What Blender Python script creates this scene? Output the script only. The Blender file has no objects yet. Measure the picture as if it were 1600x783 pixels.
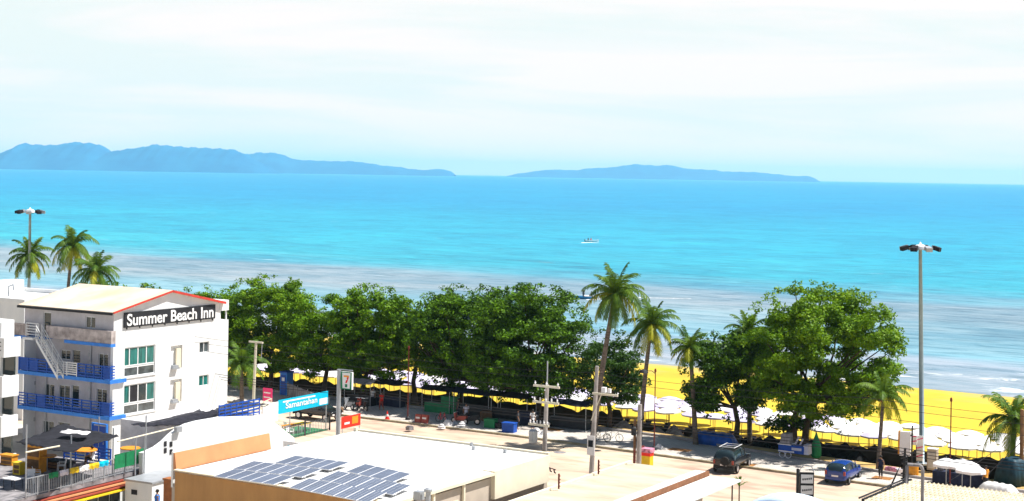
import bpy, math, random
import numpy as np
from mathutils import Vector, Matrix
R = math.radians
random.seed(7)
scn = bpy.context.scene
col = scn.collection

# ------------------------------------------------------------------ camera model
FPX, HY, ROLL, H = 2400.0, 273.0, 0.0169, 22.0
cr, sr = math.cos(ROLL), math.sin(ROLL)
RV, UV, FV = Vector((cr, 0, sr)), Vector((-sr, 0, cr)), Vector((0, 1, 0))
EYE = Vector((0, 0, H))
def ray(px, py):
    return RV*((px-800)/FPX) + UV*(-(py-HY)/FPX) + FV
def at(px, py, z=0.0):
    d = ray(px, py); return EYE + d*((z-H)/d.z)
def atY(px, py, Y):
    d = ray(px, py); return EYE + d*Y
def onplane(px, py, P, N):
    d = ray(px, py); return EYE + d*((P-EYE).dot(N)/d.dot(N))
S_ = Vector((0.857, -0.515, 0)).normalized()
N_ = Vector((-S_.y, S_.x, 0))
RZ = math.atan2(S_.y, S_.x)
def ab(p): return (p.dot(S_), p.dot(N_))
def W(a, b, z=0.0): return S_*a + N_*b + Vector((0, 0, z))
def bend(a):
    if a < -64: return 0.0
    return -0.075*min(a+64, 80)
def local(p, o): 
    d = p-o; return Vector((d.dot(S_), d.dot(N_), d.z))
SEA = -2.2
def beach_z(b):
    pts = [(118.3, .06), (120.5, 0.0), (122.5, -1.0), (135, -1.25), (180, SEA), (260, -5)]
    if b <= pts[0][0]: return .14
    for (b0, z0), (b1, z1) in zip(pts, pts[1:]):
        if b <= b1: return z0+(z1-z0)*(b-b0)/(b1-b0)
    return -5

# ------------------------------------------------------------------ materials
def mat(name, c, rough=.8, var=.12, scale=3.0, bump=0.0, spec=.3, metal=0.0, c2=None, stretch=None, bscale=None, trans=None):
    m = bpy.data.materials.new(name); m.use_nodes = True
    nt = m.node_tree; p = nt.nodes['Principled BSDF']
    p.inputs['Roughness'].default_value = rough
    p.inputs['Specular IOR Level'].default_value = spec
    p.inputs['Metallic'].default_value = metal
    tc = nt.nodes.new('ShaderNodeTexCoord')
    mp = nt.nodes.new('ShaderNodeMapping')
    nt.links.new(tc.outputs['Object'], mp.inputs['Vector'])
    if stretch: mp.inputs['Scale'].default_value = stretch
    n = nt.nodes.new('ShaderNodeTexNoise'); n.inputs['Scale'].default_value = scale
    n.inputs['Detail'].default_value = 6; n.inputs['Roughness'].default_value = .62
    nt.links.new(mp.outputs[0], n.inputs['Vector'])
    r = nt.nodes.new('ShaderNodeValToRGB')
    r.color_ramp.elements[0].position = .34; r.color_ramp.elements[1].position = .68
    lo = c2 if c2 else tuple(x*(1-var*1.6) for x in c)
    hi = c if c2 else tuple(min(1, x*(1+var*.5)) for x in c)
    r.color_ramp.elements[0].color = (*lo, 1); r.color_ramp.elements[1].color = (*hi, 1)
    nt.links.new(n.outputs['Fac'], r.inputs[0]); nt.links.new(r.outputs[0], p.inputs['Base Color'])
    if bump:
        nb = nt.nodes.new('ShaderNodeTexNoise'); nb.inputs['Scale'].default_value = bscale or scale*6
        nb.inputs['Detail'].default_value = 4
        nt.links.new(mp.outputs[0], nb.inputs['Vector'])
        b = nt.nodes.new('ShaderNodeBump'); b.inputs['Strength'].default_value = bump; b.inputs['Distance'].default_value = .05
        nt.links.new(nb.outputs['Fac'], b.inputs['Height']); nt.links.new(b.outputs[0], p.inputs['Normal'])
    if trans:
        t = nt.nodes.new('ShaderNodeBsdfTranslucent'); t.inputs[0].default_value = (*trans, 1)
        ad = nt.nodes.new('ShaderNodeAddShader'); out = nt.nodes['Material Output']
        nt.links.new(p.outputs[0], ad.inputs[0]); nt.links.new(t.outputs[0], ad.inputs[1])
        nt.links.new(ad.outputs[0], out.inputs[0])
    return m
M = {}
def mk(k, *a, **kw): M[k] = mat(k, *a, **kw)
mk('white_wall', (.80,.80,.79), .75, .0, .5, c2=(.69,.70,.71), stretch=(1.6,1.6,.35))
mk('old_white', (.72,.70,.70), .8, .18, .9)
mk('stained', (.62,.54,.52), .9, .3, 1.6, c2=(.26,.22,.21))
mk('white_roof', (.80,.80,.80), .6, .0, .22, c2=(.62,.61,.58), stretch=(1,.5,1))
mk('cream_roof', (.78,.68,.55), .6, .1, .5, c2=(.62,.46,.27), stretch=(1,4,1))
mk('cream', (.78,.70,.54), .7, .08, .7)
mk('beige', (.52,.44,.36), .8, .1, .8)
mk('brown_wall', (.50,.27,.10), .8, .0, .8, c2=(.40,.21,.08), stretch=(1.5,1,.4))
mk('brick', (.38,.14,.05), .8, .15, 4)
mk('orange', (.62,.27,.12), .7, .08, .8)
mk('red', (.36,.07,.05), .5, .1, 3)
mk('redbright', (.85,.03,.015), .5, .1, 3)
mk('beam_brown', (.26,.11,.05), .7, .2, 2)
mk('red_trim', (.62,.06,.04), .6, .2, 2)
mk('pink', (.85,.04,.20), .5, .1, 2)
mk('pinkwhite', (.85,.35,.5), .5, .5, 3)
mk('yellow', (.80,.55,.02), .5, .12, 3)
mk('orange_bright', (.75,.30,.02), .5, .15, 3)
mk('blue_rail', (.01,.08,.42), .5, .1, 3)
mk('blue_slab', (.04,.22,.70), .6, .12, 2)
mk('blue_tarp', (.012,.10,.46), .5, .3, 1.2, bump=.4)
mk('cyan', (.0,.48,.72), .4, .05, 2)
mk('green', (.01,.22,.08), .6, .2, 2)
mk('teal', (.01,.05,.08), .6, .3, 2)
mk('steel', (.42,.44,.47), .45, .1, 2, metal=.4)
mk('mast', (.30,.38,.42), .4, .1, 2, metal=.3)
mk('pale_pole', (.72,.66,.52), .6, .1, 2)
mk('concrete_pole', (.42,.38,.36), .8, .2, 1.5)
mk('concrete', (.62,.56,.42), .85, .2, .6, c2=(.40,.35,.26), stretch=(.35,1,1))
mk('dark', (.025,.025,.03), .6, .2, 3)
mk('net', (.02,.02,.028), .9, .4, 2)
mk('tarp_grey', (.30,.28,.29), .8, .35, 1.0, stretch=(3,1,1))
mk('black_paint', (.012,.013,.016), .22, .05, 1, spec=.6)
mk('blue_paint', (.006,.045,.25), .2, .05, 1, spec=.6)
mk('white_paint', (.8,.8,.8), .3, .05, 1, spec=.5)
mk('rubber', (.02,.02,.02), .8, .1, 4)
mk('rim', (.55,.56,.6), .3, .05, 4, metal=.7)
mk('glass', (.02,.035,.04), .08, .2, .6, spec=.8)
mk('glass_teal', (.02,.20,.18), .12, .45, 1.2, spec=.7, stretch=(1,6,.4))
mk('glass_grey', (.10,.12,.13), .12, .4, 1.5, spec=.7)
mk('window_frame', (.78,.79,.80), .5, .04, 2)
mk('netcloth', (.03,.03,.045), .9, .4, 2)
mk('lavender', (.66,.64,.74), .7, .15, 1)
mk('umb_white', (.82,.80,.80), .7, .06, 1, trans=(.10,.10,.10))
mk('umb_lilac', (.60,.55,.74), .7, .1, 1, trans=(.08,.08,.1))
mk('wood', (.22,.12,.06), .8, .25, 3)
mk('bark', (.10,.07,.05), .9, .35, 3, bump=.6)
mk('palm_bark', (.20,.16,.13), .9, .35, 3, bump=.6, stretch=(1,1,4))
mk('rust', (.18,.03,.02), .7, .3, 3)
mk('skin', (.36,.19,.11), .6, .08, 3)
mk('hair', (.015,.012,.01), .6, .1, 3)
mk('panel_cell', (.14,.165,.23), .35, .15, .5, spec=.9)
mk('alu', (.80,.80,.82), .4, .05, 2)
mk('kerb', (.42,.36,.24), .85, .3, 1.5)
mk('boat_blue', (.03,.2,.4), .4, .1, 2)
mk('corr2', (.74,.68,.50), .7, .2, .8, c2=(.50,.44,.32))
mk('black_net', (.012,.012,.015), .95, .4, 2)
def tile_lines(k):
    nt=M[k].node_tree; p=nt.nodes['Principled BSDF']; b=p.inputs['Base Color'].links[0].from_socket
    tc=nt.nodes.new('ShaderNodeTexCoord'); w=nt.nodes.new('ShaderNodeTexBrick'); w.inputs['Scale'].default_value=1; w.inputs['Brick Width'].default_value=.26; w.inputs['Row Height'].default_value=.42; w.inputs['Mortar Size'].default_value=.035; w.inputs['Mortar Smooth'].default_value=.6
    w.inputs['Color1'].default_value=(1,1,1,1); w.inputs['Color2'].default_value=(.86,.85,.84,1); w.inputs['Mortar'].default_value=(.42,.38,.32,1); nt.links.new(tc.outputs['Object'],w.inputs[0])
    x=nt.nodes.new('ShaderNodeMix'); x.data_type='RGBA'; x.blend_type='MULTIPLY'; x.inputs[0].default_value=1; nt.links.new(b,x.inputs[6]); nt.links.new(w.outputs[0],x.inputs[7]); nt.links.new(x.outputs[2],p.inputs['Base Color'])
tile_lines('corr2')
mk('canopy_blue', (.70,.78,.85), .6, .3, 1.2, c2=(.40,.55,.78))

def leafmat(name, hi, lo, trans, scale=.7):
    m = mat(name, hi, .55, 0, scale, c2=lo, spec=.12, trans=trans); return m
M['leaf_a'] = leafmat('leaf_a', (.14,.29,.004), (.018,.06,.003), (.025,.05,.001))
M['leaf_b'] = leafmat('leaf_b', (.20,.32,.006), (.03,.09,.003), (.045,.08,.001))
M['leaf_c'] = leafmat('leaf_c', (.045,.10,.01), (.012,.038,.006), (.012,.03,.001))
M['palm_leaf'] = leafmat('palm_leaf', (.11,.18,.012), (.02,.07,.012), (.03,.05,.003), .9)
M['palm_dry'] = leafmat('palm_dry', (.38,.36,.02), (.12,.17,.01), (.08,.08,.004), .9)

# ------------------------------------------------------------------ mesh builder
class MB:
    def __init__(s): s.v=[]; s.f=[]; s.m=[]; s.k=0
    def use(s, k): s.k=k; return s
    def vf(s, vs, fs):
        n=len(s.v); s.v += [tuple(v) for v in vs]
        for f in fs: s.f.append(tuple(i+n for i in f)); s.m.append(s.k)
        return s
    def quad(s, a,b,c,d): return s.vf([a,b,c,d],[(0,1,2,3)])
    def box(s, x0,x1,y0,y1,z0,z1):
        if x0>x1:x0,x1=x1,x0
        if y0>y1:y0,y1=y1,y0
        if z0>z1:z0,z1=z1,z0
        v=[(x0,y0,z0),(x1,y0,z0),(x1,y1,z0),(x0,y1,z0),(x0,y0,z1),(x1,y0,z1),(x1,y1,z1),(x0,y1,z1)]
        return s.vf(v,[(0,3,2,1),(4,5,6,7),(0,1,5,4),(1,2,6,5),(2,3,7,6),(3,0,4,7)])
    def prism(s, pts, vec):
        n=len(pts); vec=Vector(vec)
        v=[Vector(p) for p in pts]+[Vector(p)+vec for p in pts]
        f=[tuple(range(n))[::-1], tuple(range(n,2*n))]+[(i,(i+1)%n,(i+1)%n+n,i+n) for i in range(n)]
        return s.vf(v,f)
    def tube(s, pts, rs, n=8, cap=True):
        pts=[Vector(p) for p in pts]
        if not hasattr(rs,'__len__'): rs=[rs]*len(pts)
        vs=[];fs=[]
        for i,p in enumerate(pts):
            t=(pts[min(i+1,len(pts)-1)]-pts[max(i-1,0)]).normalized()
            a=Vector((0,0,1)) if abs(t.z)<.9 else Vector((1,0,0))
            u=t.cross(a).normalized(); w=t.cross(u)
            for k in range(n):
                an=2*math.pi*k/n
                vs.append(p+(u*math.cos(an)+w*math.sin(an))*rs[i])
        for i in range(len(pts)-1):
            for k in range(n):
                k2=(k+1)%n; fs.append((i*n+k,i*n+k2,(i+1)*n+k2,(i+1)*n+k))
        if cap: fs.append(tuple(range(n))); fs.append(tuple((len(pts)-1)*n+k for k in range(n))[::-1])
        return s.vf(vs,fs)
    def lathe(s, prof, c=(0,0,0), n=16):
        vs=[];fs=[]
        for r,z in prof:
            for k in range(n):
                an=2*math.pi*k/n; vs.append((c[0]+r*math.cos(an),c[1]+r*math.sin(an),c[2]+z))
        for i in range(len(prof)-1):
            for k in range(n):
                k2=(k+1)%n; fs.append((i*n+k,i*n+k2,(i+1)*n+k2,(i+1)*n+k))
        fs.append(tuple(range(n))[::-1]); fs.append(tuple((len(prof)-1)*n+k for k in range(n)))
        return s.vf(vs,fs)
    def torus(s, c, r, rr, axis='x', n=20, m=8):
        vs=[];fs=[]
        for i in range(n):
            a=2*math.pi*i/n
            for j in range(m):
                b=2*math.pi*j/m; q=r+rr*math.cos(b); h=rr*math.sin(b)
                p=(h,q*math.cos(a),q*math.sin(a)) if axis=='x' else ((q*math.cos(a),h,q*math.sin(a)) if axis=='y' else (q*math.cos(a),q*math.sin(a),h))
                vs.append((c[0]+p[0],c[1]+p[1],c[2]+p[2]))
        for i in range(n):
            for j in range(m):
                i2=(i+1)%n;j2=(j+1)%m; fs.append((i*m+j,i2*m+j,i2*m+j2,i*m+j2))
        return s.vf(vs,fs)
    def build(s, name, mats, parent=None, loc=None, rz=None, smooth=False):
        me=bpy.data.meshes.new(name); me.from_pydata(s.v,[],s.f)
        if not isinstance(mats,(list,tuple)): mats=[mats]
        for x in mats: me.materials.append(M[x] if isinstance(x,str) else x)
        if len(mats)>1: me.polygons.foreach_set('material_index', s.m)
        if smooth: me.polygons.foreach_set('use_smooth',[True]*len(s.f))
        me.update()
        o=bpy.data.objects.new(name,me); col.objects.link(o)
        if parent: o.parent=parent
        if loc is not None: o.location=loc
        if rz is not None: o.rotation_euler=(0,0,rz)
        return o
def split(o):
    me=o.data; n=len(me.vertices); par=list(range(n))
    def fd(x):
        while par[x]!=x: par[x]=par[par[x]]; x=par[x]
        return x
    for p in me.polygons:
        r0=fd(p.vertices[0])
        for v in p.vertices[1:]: par[fd(v)]=r0
    comp={}
    for p in me.polygons: comp.setdefault(fd(p.vertices[0]),[]).append(p)
    if len(comp)<2: return
    nm=o.name.split('.')[0]
    for ps in comp.values():
        mb=MB(); ix={}
        for p in ps:
            f=[]
            for v in p.vertices:
                if v not in ix: ix[v]=len(mb.v); mb.v.append(tuple(me.vertices[v].co))
                f.append(ix[v])
            mb.f.append(tuple(f)); mb.m.append(0)
        c=mb.build(nm,me.materials[0],o.parent); c.location=o.location; c.rotation_euler=o.rotation_euler
    bpy.data.objects.remove(o)
def tag(o, label=None, cat=None, group=None, kind=None):
    if label: o['label']=label
    if cat: o['category']=cat
    if group: o['group']=group
    if kind: o['kind']=kind
    return o
def thing(name, label, cat, loc, rz=RZ, group=None):
    o=bpy.data.objects.new(name,None); col.objects.link(o); o.empty_display_size=.3
    o.location=loc; o.rotation_euler=(0,0,rz)
    return tag(o,label,cat,group)
def kids(o): return [c for c in bpy.data.objects if c.parent is o]
def copy_tree(o, parent=None, ch=None):
    ch = ch if ch is not None else {x: kids(x) for x in [o]+list(o.children_recursive)}
    c=o.copy(); col.objects.link(c)
    if parent: c.parent=parent
    for k in ch.get(o,[]): copy_tree(k,c,ch)
    return c

# ------------------------------------------------------------------ camera, render, light
cam=bpy.data.cameras.new('camera'); co=bpy.data.objects.new('camera',cam); col.objects.link(co)
co.matrix_world=Matrix(((RV.x,UV.x,0,0),(RV.y,UV.y,-1,0),(RV.z,UV.z,0,H),(0,0,0,1)))
cam.sensor_width=36; cam.lens=36*FPX/1600; cam.shift_y=-(391.5-HY)/1600
cam.clip_start=.5; cam.clip_end=80000
scn.camera=co
scn.view_settings.view_transform='Standard'; scn.view_settings.look='None'
scn.view_settings.gamma=1; scn.view_settings.exposure=EXPO if 'EXPO' in globals() else .72

SUN_AZ=R(8)      # angle of the direction to the sun, measured from +X towards +Y
SUN_EL=R(59)
sd=Vector((math.cos(SUN_AZ)*math.cos(SUN_EL), math.sin(SUN_AZ)*math.cos(SUN_EL), math.sin(SUN_EL)))
L=bpy.data.lights.new('sun','SUN'); L.energy=5.0; L.angle=R(.5); L.color=(1,.97,.91)
lo=bpy.data.objects.new('sun',L); col.objects.link(lo); lo.rotation_euler=(-sd).to_track_quat('-Z','Y').to_euler()
lo.location=(0,0,200)
w=bpy.data.worlds.new('World'); scn.world=w; w.use_nodes=True; nt=w.node_tree; nt.nodes.clear()
out=nt.nodes.new('ShaderNodeOutputWorld')
sky=nt.nodes.new('ShaderNodeTexSky'); sky.sky_type='NISHITA'; sky.sun_disc=False
sky.sun_elevation=SUN_EL; sky.sun_rotation=math.pi/2-SUN_AZ
bg1=nt.nodes.new('ShaderNodeBackground'); bg1.inputs[1].default_value=.05
nt.links.new(sky.outputs[0],bg1.inputs[0])
bg2=nt.nodes.new('ShaderNodeBackground'); bg2.inputs[1].default_value=.65
tc=nt.nodes.new('ShaderNodeTexCoord')
mp=nt.nodes.new('ShaderNodeMapping'); mp.inputs['Scale'].default_value=(2.4,2.4,26); mp.inputs['Location'].default_value=(1.3,.4,.0)
nt.links.new(tc.outputs['Generated'],mp.inputs[0])
ns=nt.nodes.new('ShaderNodeTexNoise'); ns.inputs['Scale'].default_value=1.0; ns.inputs['Detail'].default_value=7; ns.inputs['Roughness'].default_value=.55
ns.inputs['Distortion'].default_value=.4
nt.links.new(mp.outputs[0],ns.inputs[0])
rp=nt.nodes.new('ShaderNodeValToRGB')
rp.color_ramp.elements[0].position=.42; rp.color_ramp.elements[0].color=(.84,.91,.88,1)
rp.color_ramp.elements[1].position=.56; rp.color_ramp.elements[1].color=(1,.94,.915,1)
nt.links.new(ns.outputs['Fac'],rp.inputs[0]); nt.links.new(rp.outputs[0],bg2.inputs[0])
sx=nt.nodes.new('ShaderNodeSeparateXYZ'); nt.links.new(tc.outputs['Generated'],sx.inputs[0])
mr=nt.nodes.new('ShaderNodeMapRange'); mr.inputs[1].default_value=.12; mr.inputs[2].default_value=.24; mr.inputs[3].default_value=1; mr.inputs[4].default_value=0.0
nt.links.new(sx.outputs[2],mr.inputs[0])
mx=nt.nodes.new('ShaderNodeMixShader'); nt.links.new(mr.outputs[0],mx.inputs[0]); nt.links.new(bg1.outputs[0],mx.inputs[1]); nt.links.new(bg2.outputs[0],mx.inputs[2])
nt.links.new(mx.outputs[0],out.inputs[0])

# ------------------------------------------------------------------ haze
hz=MB().box(-16000,16000,-3200,30500,-9,262).build('haze',[])
hm=bpy.data.materials.new('haze_air'); hm.use_nodes=True; ht=hm.node_tree; ht.nodes.clear()
ho=ht.nodes.new('ShaderNodeOutputMaterial'); pv=ht.nodes.new('ShaderNodeVolumePrincipled')
pv.inputs['Color'].default_value=(.42,.78,.98,1); pv.inputs['Density'].default_value=4.4e-5; pv.inputs['Anisotropy'].default_value=.1
ht.links.new(pv.outputs[0],ho.inputs['Volume']); hz.data.materials.append(hm)
tag(hz,kind='stuff')

scn.cycles.volume_bounces=1; scn.cycles.diffuse_bounces=3

def clear_mix(k,f):
    nt=M[k].node_tree; p=nt.nodes['Principled BSDF']; t=nt.nodes.new('ShaderNodeBsdfTransparent'); x=nt.nodes.new('ShaderNodeMixShader'); x.inputs[0].default_value=f
    nt.links.new(p.outputs[0],x.inputs[1]); nt.links.new(t.outputs[0],x.inputs[2]); nt.links.new(x.outputs[0],nt.nodes['Material Output'].inputs[0])
clear_mix('netcloth',.28)
mk('shade_plaster', (.58,.56,.60), .85, .14, .9, c2=(.46,.44,.46))  # greyer copy of the hotel's white wall, shade put into its colour
# ------------------------------------------------------------------ ground strips
def strip(name, m, secs, a0=-420, a1=260, da=6, use_bend=True, far=True):
    """secs: list of (b,z) across; runs along a"""
    As=list(np.arange(a0,a1+.1,da))
    if far: As=[-3000,-1200]+As+[1200,3000]
    mb=MB(); vs=[]; fs=[]; k=len(secs)
    for a in As:
        for b,z in secs: vs.append((a,b+(bend(a) if use_bend else 0),z))
    for i in range(len(As)-1):
        for j in range(k-1):
            fs.append((i*k+j,(i+1)*k+j,(i+1)*k+j+1,i*k+j+1))
    mb.vf(vs,fs)
    o=mb.build(name,m,rz=RZ); tag(o,kind='structure'); return o
mk('ground', (.60,.52,.40), .9, .2, .25, c2=(.38,.32,.26), bump=.3, bscale=8)
mk('soil', (.60,.40,.14), .95, .3, .5, c2=(.34,.22,.09), bump=.5, bscale=5)
mk('paver', (.62,.58,.52), .85, .2, .5, c2=(.42,.38,.33), bump=.3, bscale=6)
mk('pit', (.38,.17,.05), .95, .3, 3, bump=.5)
# asphalt with dusty patches and stains
def road_mat():
    m=mat('asphalt',(.66,.55,.40),.85,0,.12,c2=(.54,.38,.29),bump=.25,bscale=10,stretch=(.5,1,1))
    nt=m.node_tree; p=nt.nodes['Principled BSDF']; base=p.inputs['Base Color'].links[0].from_socket
    tc=nt.nodes.new('ShaderNodeTexCoord'); mp=nt.nodes.new('ShaderNodeMapping'); mp.inputs['Scale'].default_value=(.10,.28,1)
    n=nt.nodes.new('ShaderNodeTexNoise'); n.inputs['Scale'].default_value=3; n.inputs['Detail'].default_value=8
    nt.links.new(tc.outputs['Object'],mp.inputs[0]); nt.links.new(mp.outputs[0],n.inputs[0])
    r=nt.nodes.new('ShaderNodeValToRGB'); r.color_ramp.elements[0].position=.38; r.color_ramp.elements[1].position=.55
    r.color_ramp.elements[0].color=(.72,.68,.68,1); r.color_ramp.elements[1].color=(1,1,1,1)
    nt.links.new(n.outputs['Fac'],r.inputs[0])
    x=nt.nodes.new('ShaderNodeMix'); x.data_type='RGBA'; x.blend_type='MULTIPLY'; x.inputs[0].default_value=1
    nt.links.new(base,x.inputs[6]); nt.links.new(r.outputs[0],x.inputs[7]); nt.links.new(x.outputs[2],p.inputs['Base Color'])
    return m
M['asphalt']=road_mat()
strip('ground','ground',[(-3000,0),(0,0),(60,0),(87.5,0)],use_bend=False)
strip('sidewalk','paver',[(87.5,0),(87.5,.13),(90.5,.13),(90.5,0.0)],use_bend=False)
strip('road','asphalt',[(90.5,0),(100,0),(110.8,0)])
strip('kerb','kerb',[(110.8,0),(110.8,.16),(111.05,.16),(111.05,.14)])
def paver_mat():
    m=mat('promenade_paving',(.72,.68,.62),.85,0,.35,c2=(.52,.46,.42),bump=.3,bscale=6)
    nt=m.node_tree; p=nt.nodes['Principled BSDF']; base=p.inputs['Base Color'].links[0].from_socket
    tc=nt.nodes.new('ShaderNodeTexCoord'); br=nt.nodes.new('ShaderNodeTexBrick'); br.inputs['Scale'].default_value=1.0
    br.inputs['Mortar Size'].default_value=.03; br.inputs['Color1'].default_value=(1,1,1,1); br.inputs['Color2'].default_value=(.86,.84,.82,1); br.inputs['Mortar'].default_value=(.6,.58,.55,1)
    nt.links.new(tc.outputs['Object'],br.inputs[0])
    x=nt.nodes.new('ShaderNodeMix'); x.data_type='RGBA'; x.blend_type='MULTIPLY'; x.inputs[0].default_value=1
    nt.links.new(base,x.inputs[6]); nt.links.new(br.outputs[0],x.inputs[7]); nt.links.new(x.outputs[2],p.inputs['Base Color'])
    return m
M['promenade_paving']=paver_mat()
def taper(a): return -.15*min(max(a+55,0),22)
def tstrip(name,m,secs):
    o=strip(name,m,[(b,z) for b,z,_ in secs],da=3)
    k=len(secs)
    for i,v in enumerate(o.data.vertices): v.co.y+=taper(v.co.x)*secs[i%k][2]
    return o
tstrip('promenade','promenade_paving',[(111.05,.14,0),(114,.14,.4),(118.1,.14,1)])
tstrip('promenade_edging','concrete_pole',[(118.1,.14,1),(118.1,.32,1),(118.35,.32,1),(118.35,.08,1)])
tstrip('soil_verge','soil',[(118.35,.08,1),(120.5,0,.5),(122.5,-1.0,0)])
mk('sand', (.61,.46,.032), .95, .12, .09, c2=(.50,.34,.03), bump=.5, bscale=2.5)
_m=M['sand']; _nt=_m.node_tree; _p=_nt.nodes['Principled BSDF']; _b=_p.inputs['Base Color'].links[0].from_socket
_tc=_nt.nodes.new('ShaderNodeTexCoord'); _sp=_nt.nodes.new('ShaderNodeSeparateXYZ'); _nt.links.new(_tc.outputs['Object'],_sp.inputs[0])
_n=_nt.nodes.new('ShaderNodeTexNoise'); _mp=_nt.nodes.new('ShaderNodeMapping'); _mp.inputs['Scale'].default_value=(.03,.05,.1); _nt.links.new(_tc.outputs['Object'],_mp.inputs[0]); _nt.links.new(_mp.outputs[0],_n.inputs[0])
_a=_nt.nodes.new('ShaderNodeMath'); _a.operation='MULTIPLY_ADD'; _a.inputs[1].default_value=-30; _nt.links.new(_n.outputs[0],_a.inputs[0]); _nt.links.new(_sp.outputs[1],_a.inputs[2])
_r=_nt.nodes.new('ShaderNodeMapRange'); _r.inputs[1].default_value=157; _r.inputs[2].default_value=164; _nt.links.new(_a.outputs[0],_r.inputs[0])
_x=_nt.nodes.new('ShaderNodeMix'); _x.data_type='RGBA'; _nt.links.new(_r.outputs[0],_x.inputs[0]); _nt.links.new(_b,_x.inputs[6]); _x.inputs[7].default_value=(.52,.38,.10,1); _nt.links.new(_x.outputs[2],_p.inputs['Base Color'])
strip('beach_sand','sand',[(122.5,-1.0),(135,-1.25),(150,-1.6),(180,SEA),(260,-5)],da=4)
# broken yellow/white road paint near the kerb: faint parking line
# ------------------------------------------------------------------ sea
def sea_mat():
    m=bpy.data.materials.new('sea_water'); m.use_nodes=True; nt=m.node_tree; p=nt.nodes['Principled BSDF']
    p.inputs['Roughness'].default_value=.35; p.inputs['Specular IOR Level'].default_value=.12; p.inputs['IOR'].default_value=1.33
    L=nt.links.new
    tc=nt.nodes.new('ShaderNodeTexCoord')
    sp=nt.nodes.new('ShaderNodeSeparateXYZ'); L(tc.outputs['Object'],sp.inputs[0])
    def noise(scale,sc,detail=6,rough=.6,dist=0):
        mp=nt.nodes.new('ShaderNodeMapping'); mp.inputs['Scale'].default_value=sc; L(tc.outputs['Object'],mp.inputs[0])
        n=nt.nodes.new('ShaderNodeTexNoise'); n.inputs['Scale'].default_value=scale; n.inputs['Detail'].default_value=detail; n.inputs['Roughness'].default_value=rough
        n.inputs['Distortion'].default_value=dist
        L(mp.outputs[0],n.inputs[0]); return n.outputs['Fac']
    def math_(op,a,b=None,c=None):
        n=nt.nodes.new('ShaderNodeMath'); n.operation=op
        for i,x in enumerate((a,b,c)):
            if x is None: continue
            if isinstance(x,(int,float)): n.inputs[i].default_value=x
            else: L(x,n.inputs[i])
        return n.outputs[0]
    warp=math_('MULTIPLY_ADD',noise(1,(.006,.03,.03)),70,-35)
    bb=math_('ADD',sp.outputs[1],warp)
    mrn=nt.nodes.new('ShaderNodeMapRange'); mrn.inputs[1].default_value=170; mrn.inputs[2].default_value=1170; L(bb,mrn.inputs[0])
    r=nt.nodes.new('ShaderNodeValToRGB'); els=r.color_ramp.elements
    stops=[(0,(.50,.44,.44)),(.035,(.46,.44,.47)),(.05,(.30,.48,.52)),(.07,(.30,.43,.46)),(.10,(.40,.40,.41)),(.132,(.34,.38,.41)),(.158,(.12,.40,.47)),(.185,(.04,.43,.50)),(.30,(.02,.42,.53)),(.6,(.012,.38,.53)),(1,(.006,.34,.54))]
    els[0].position=stops[0][0]; els[0].color=(*stops[0][1],1); els[1].position=1; els[1].color=(*stops[-1][1],1)
    for ps,c in stops[1:-1]:
        e=els.new(ps); e.color=(*c,1)
    L(mrn.outputs[0],r.inputs[0])
    # ripples: darker streaks, scaled with distance by mixing two sizes
    n1=noise(1,(.11,.42,.3),5,.65,.6); n2=noise(1,(.045,.11,.1),5,.62,.5); n3=noise(1,(.0015,.0015,.01),4,.5); n4=noise(1,(.020,.026,.1),5,.62,.4); n5=noise(1,(.007,.005,.1),5,.6,.3)
    rr=nt.nodes.new('ShaderNodeValToRGB'); rr.color_ramp.elements[0].position=.33; rr.color_ramp.elements[0].color=(.42,.56,.62,1); rr.color_ramp.elements[1].position=.52; rr.color_ramp.elements[1].color=(1,1,1,1)
    e=rr.color_ramp.elements.new(.72); e.color=(1.0,1.0,1.0,1)
    L(n1,rr.inputs[0])
    r2=nt.nodes.new('ShaderNodeValToRGB'); r2.color_ramp.elements[0].position=.35; r2.color_ramp.elements[0].color=(.66,.80,.86,1); r2.color_ramp.elements[1].position=.62; r2.color_ramp.elements[1].color=(1,1,1,1)
    L(n2,r2.inputs[0])
    r3=nt.nodes.new('ShaderNodeValToRGB'); r3.color_ramp.elements[0].position=.35; r3.color_ramp.elements[0].color=(.84,.92,.98,1); r3.color_ramp.elements[1].position=.65; r3.color_ramp.elements[1].color=(1,1,1,1)
    L(n3,r3.inputs[0])
    r4=nt.nodes.new('ShaderNodeValToRGB'); r4.color_ramp.elements[0].position=.36; r4.color_ramp.elements[0].color=(.70,.84,.90,1); r4.color_ramp.elements[1].position=.56; r4.color_ramp.elements[1].color=(1,1,1,1); L(n4,r4.inputs[0])
    r5=nt.nodes.new('ShaderNodeValToRGB'); r5.color_ramp.elements[0].position=.36; r5.color_ramp.elements[0].color=(.74,.88,.93,1); r5.color_ramp.elements[1].position=.58; r5.color_ramp.elements[1].color=(1,1,1,1); L(n5,r5.inputs[0])
    cur=r.outputs[0]
    for q in (rr,r2,r3,r4,r5):
        x=nt.nodes.new('ShaderNodeMix'); x.data_type='RGBA'; x.blend_type='MULTIPLY'; x.inputs[0].default_value=1
        L(cur,x.inputs[6]); L(q.outputs[0],x.inputs[7]); cur=x.outputs[2]
    # foam / breakers close to the shore, fading out
    f=noise(1,(.055,.22,.3),6,.72,.9)
    near=nt.nodes.new('ShaderNodeMapRange'); near.inputs[1].default_value=178; near.inputs[2].default_value=235; near.inputs[3].default_value=1; near.inputs[4].default_value=0; L(bb,near.inputs[0])
    th=math_('SUBTRACT',math_('MULTIPLY_ADD',near.outputs[0],.16,math_('MULTIPLY',f,1.0)),.70)
    fo=math_('MULTIPLY',th,14); fo.node.use_clamp=True
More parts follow.
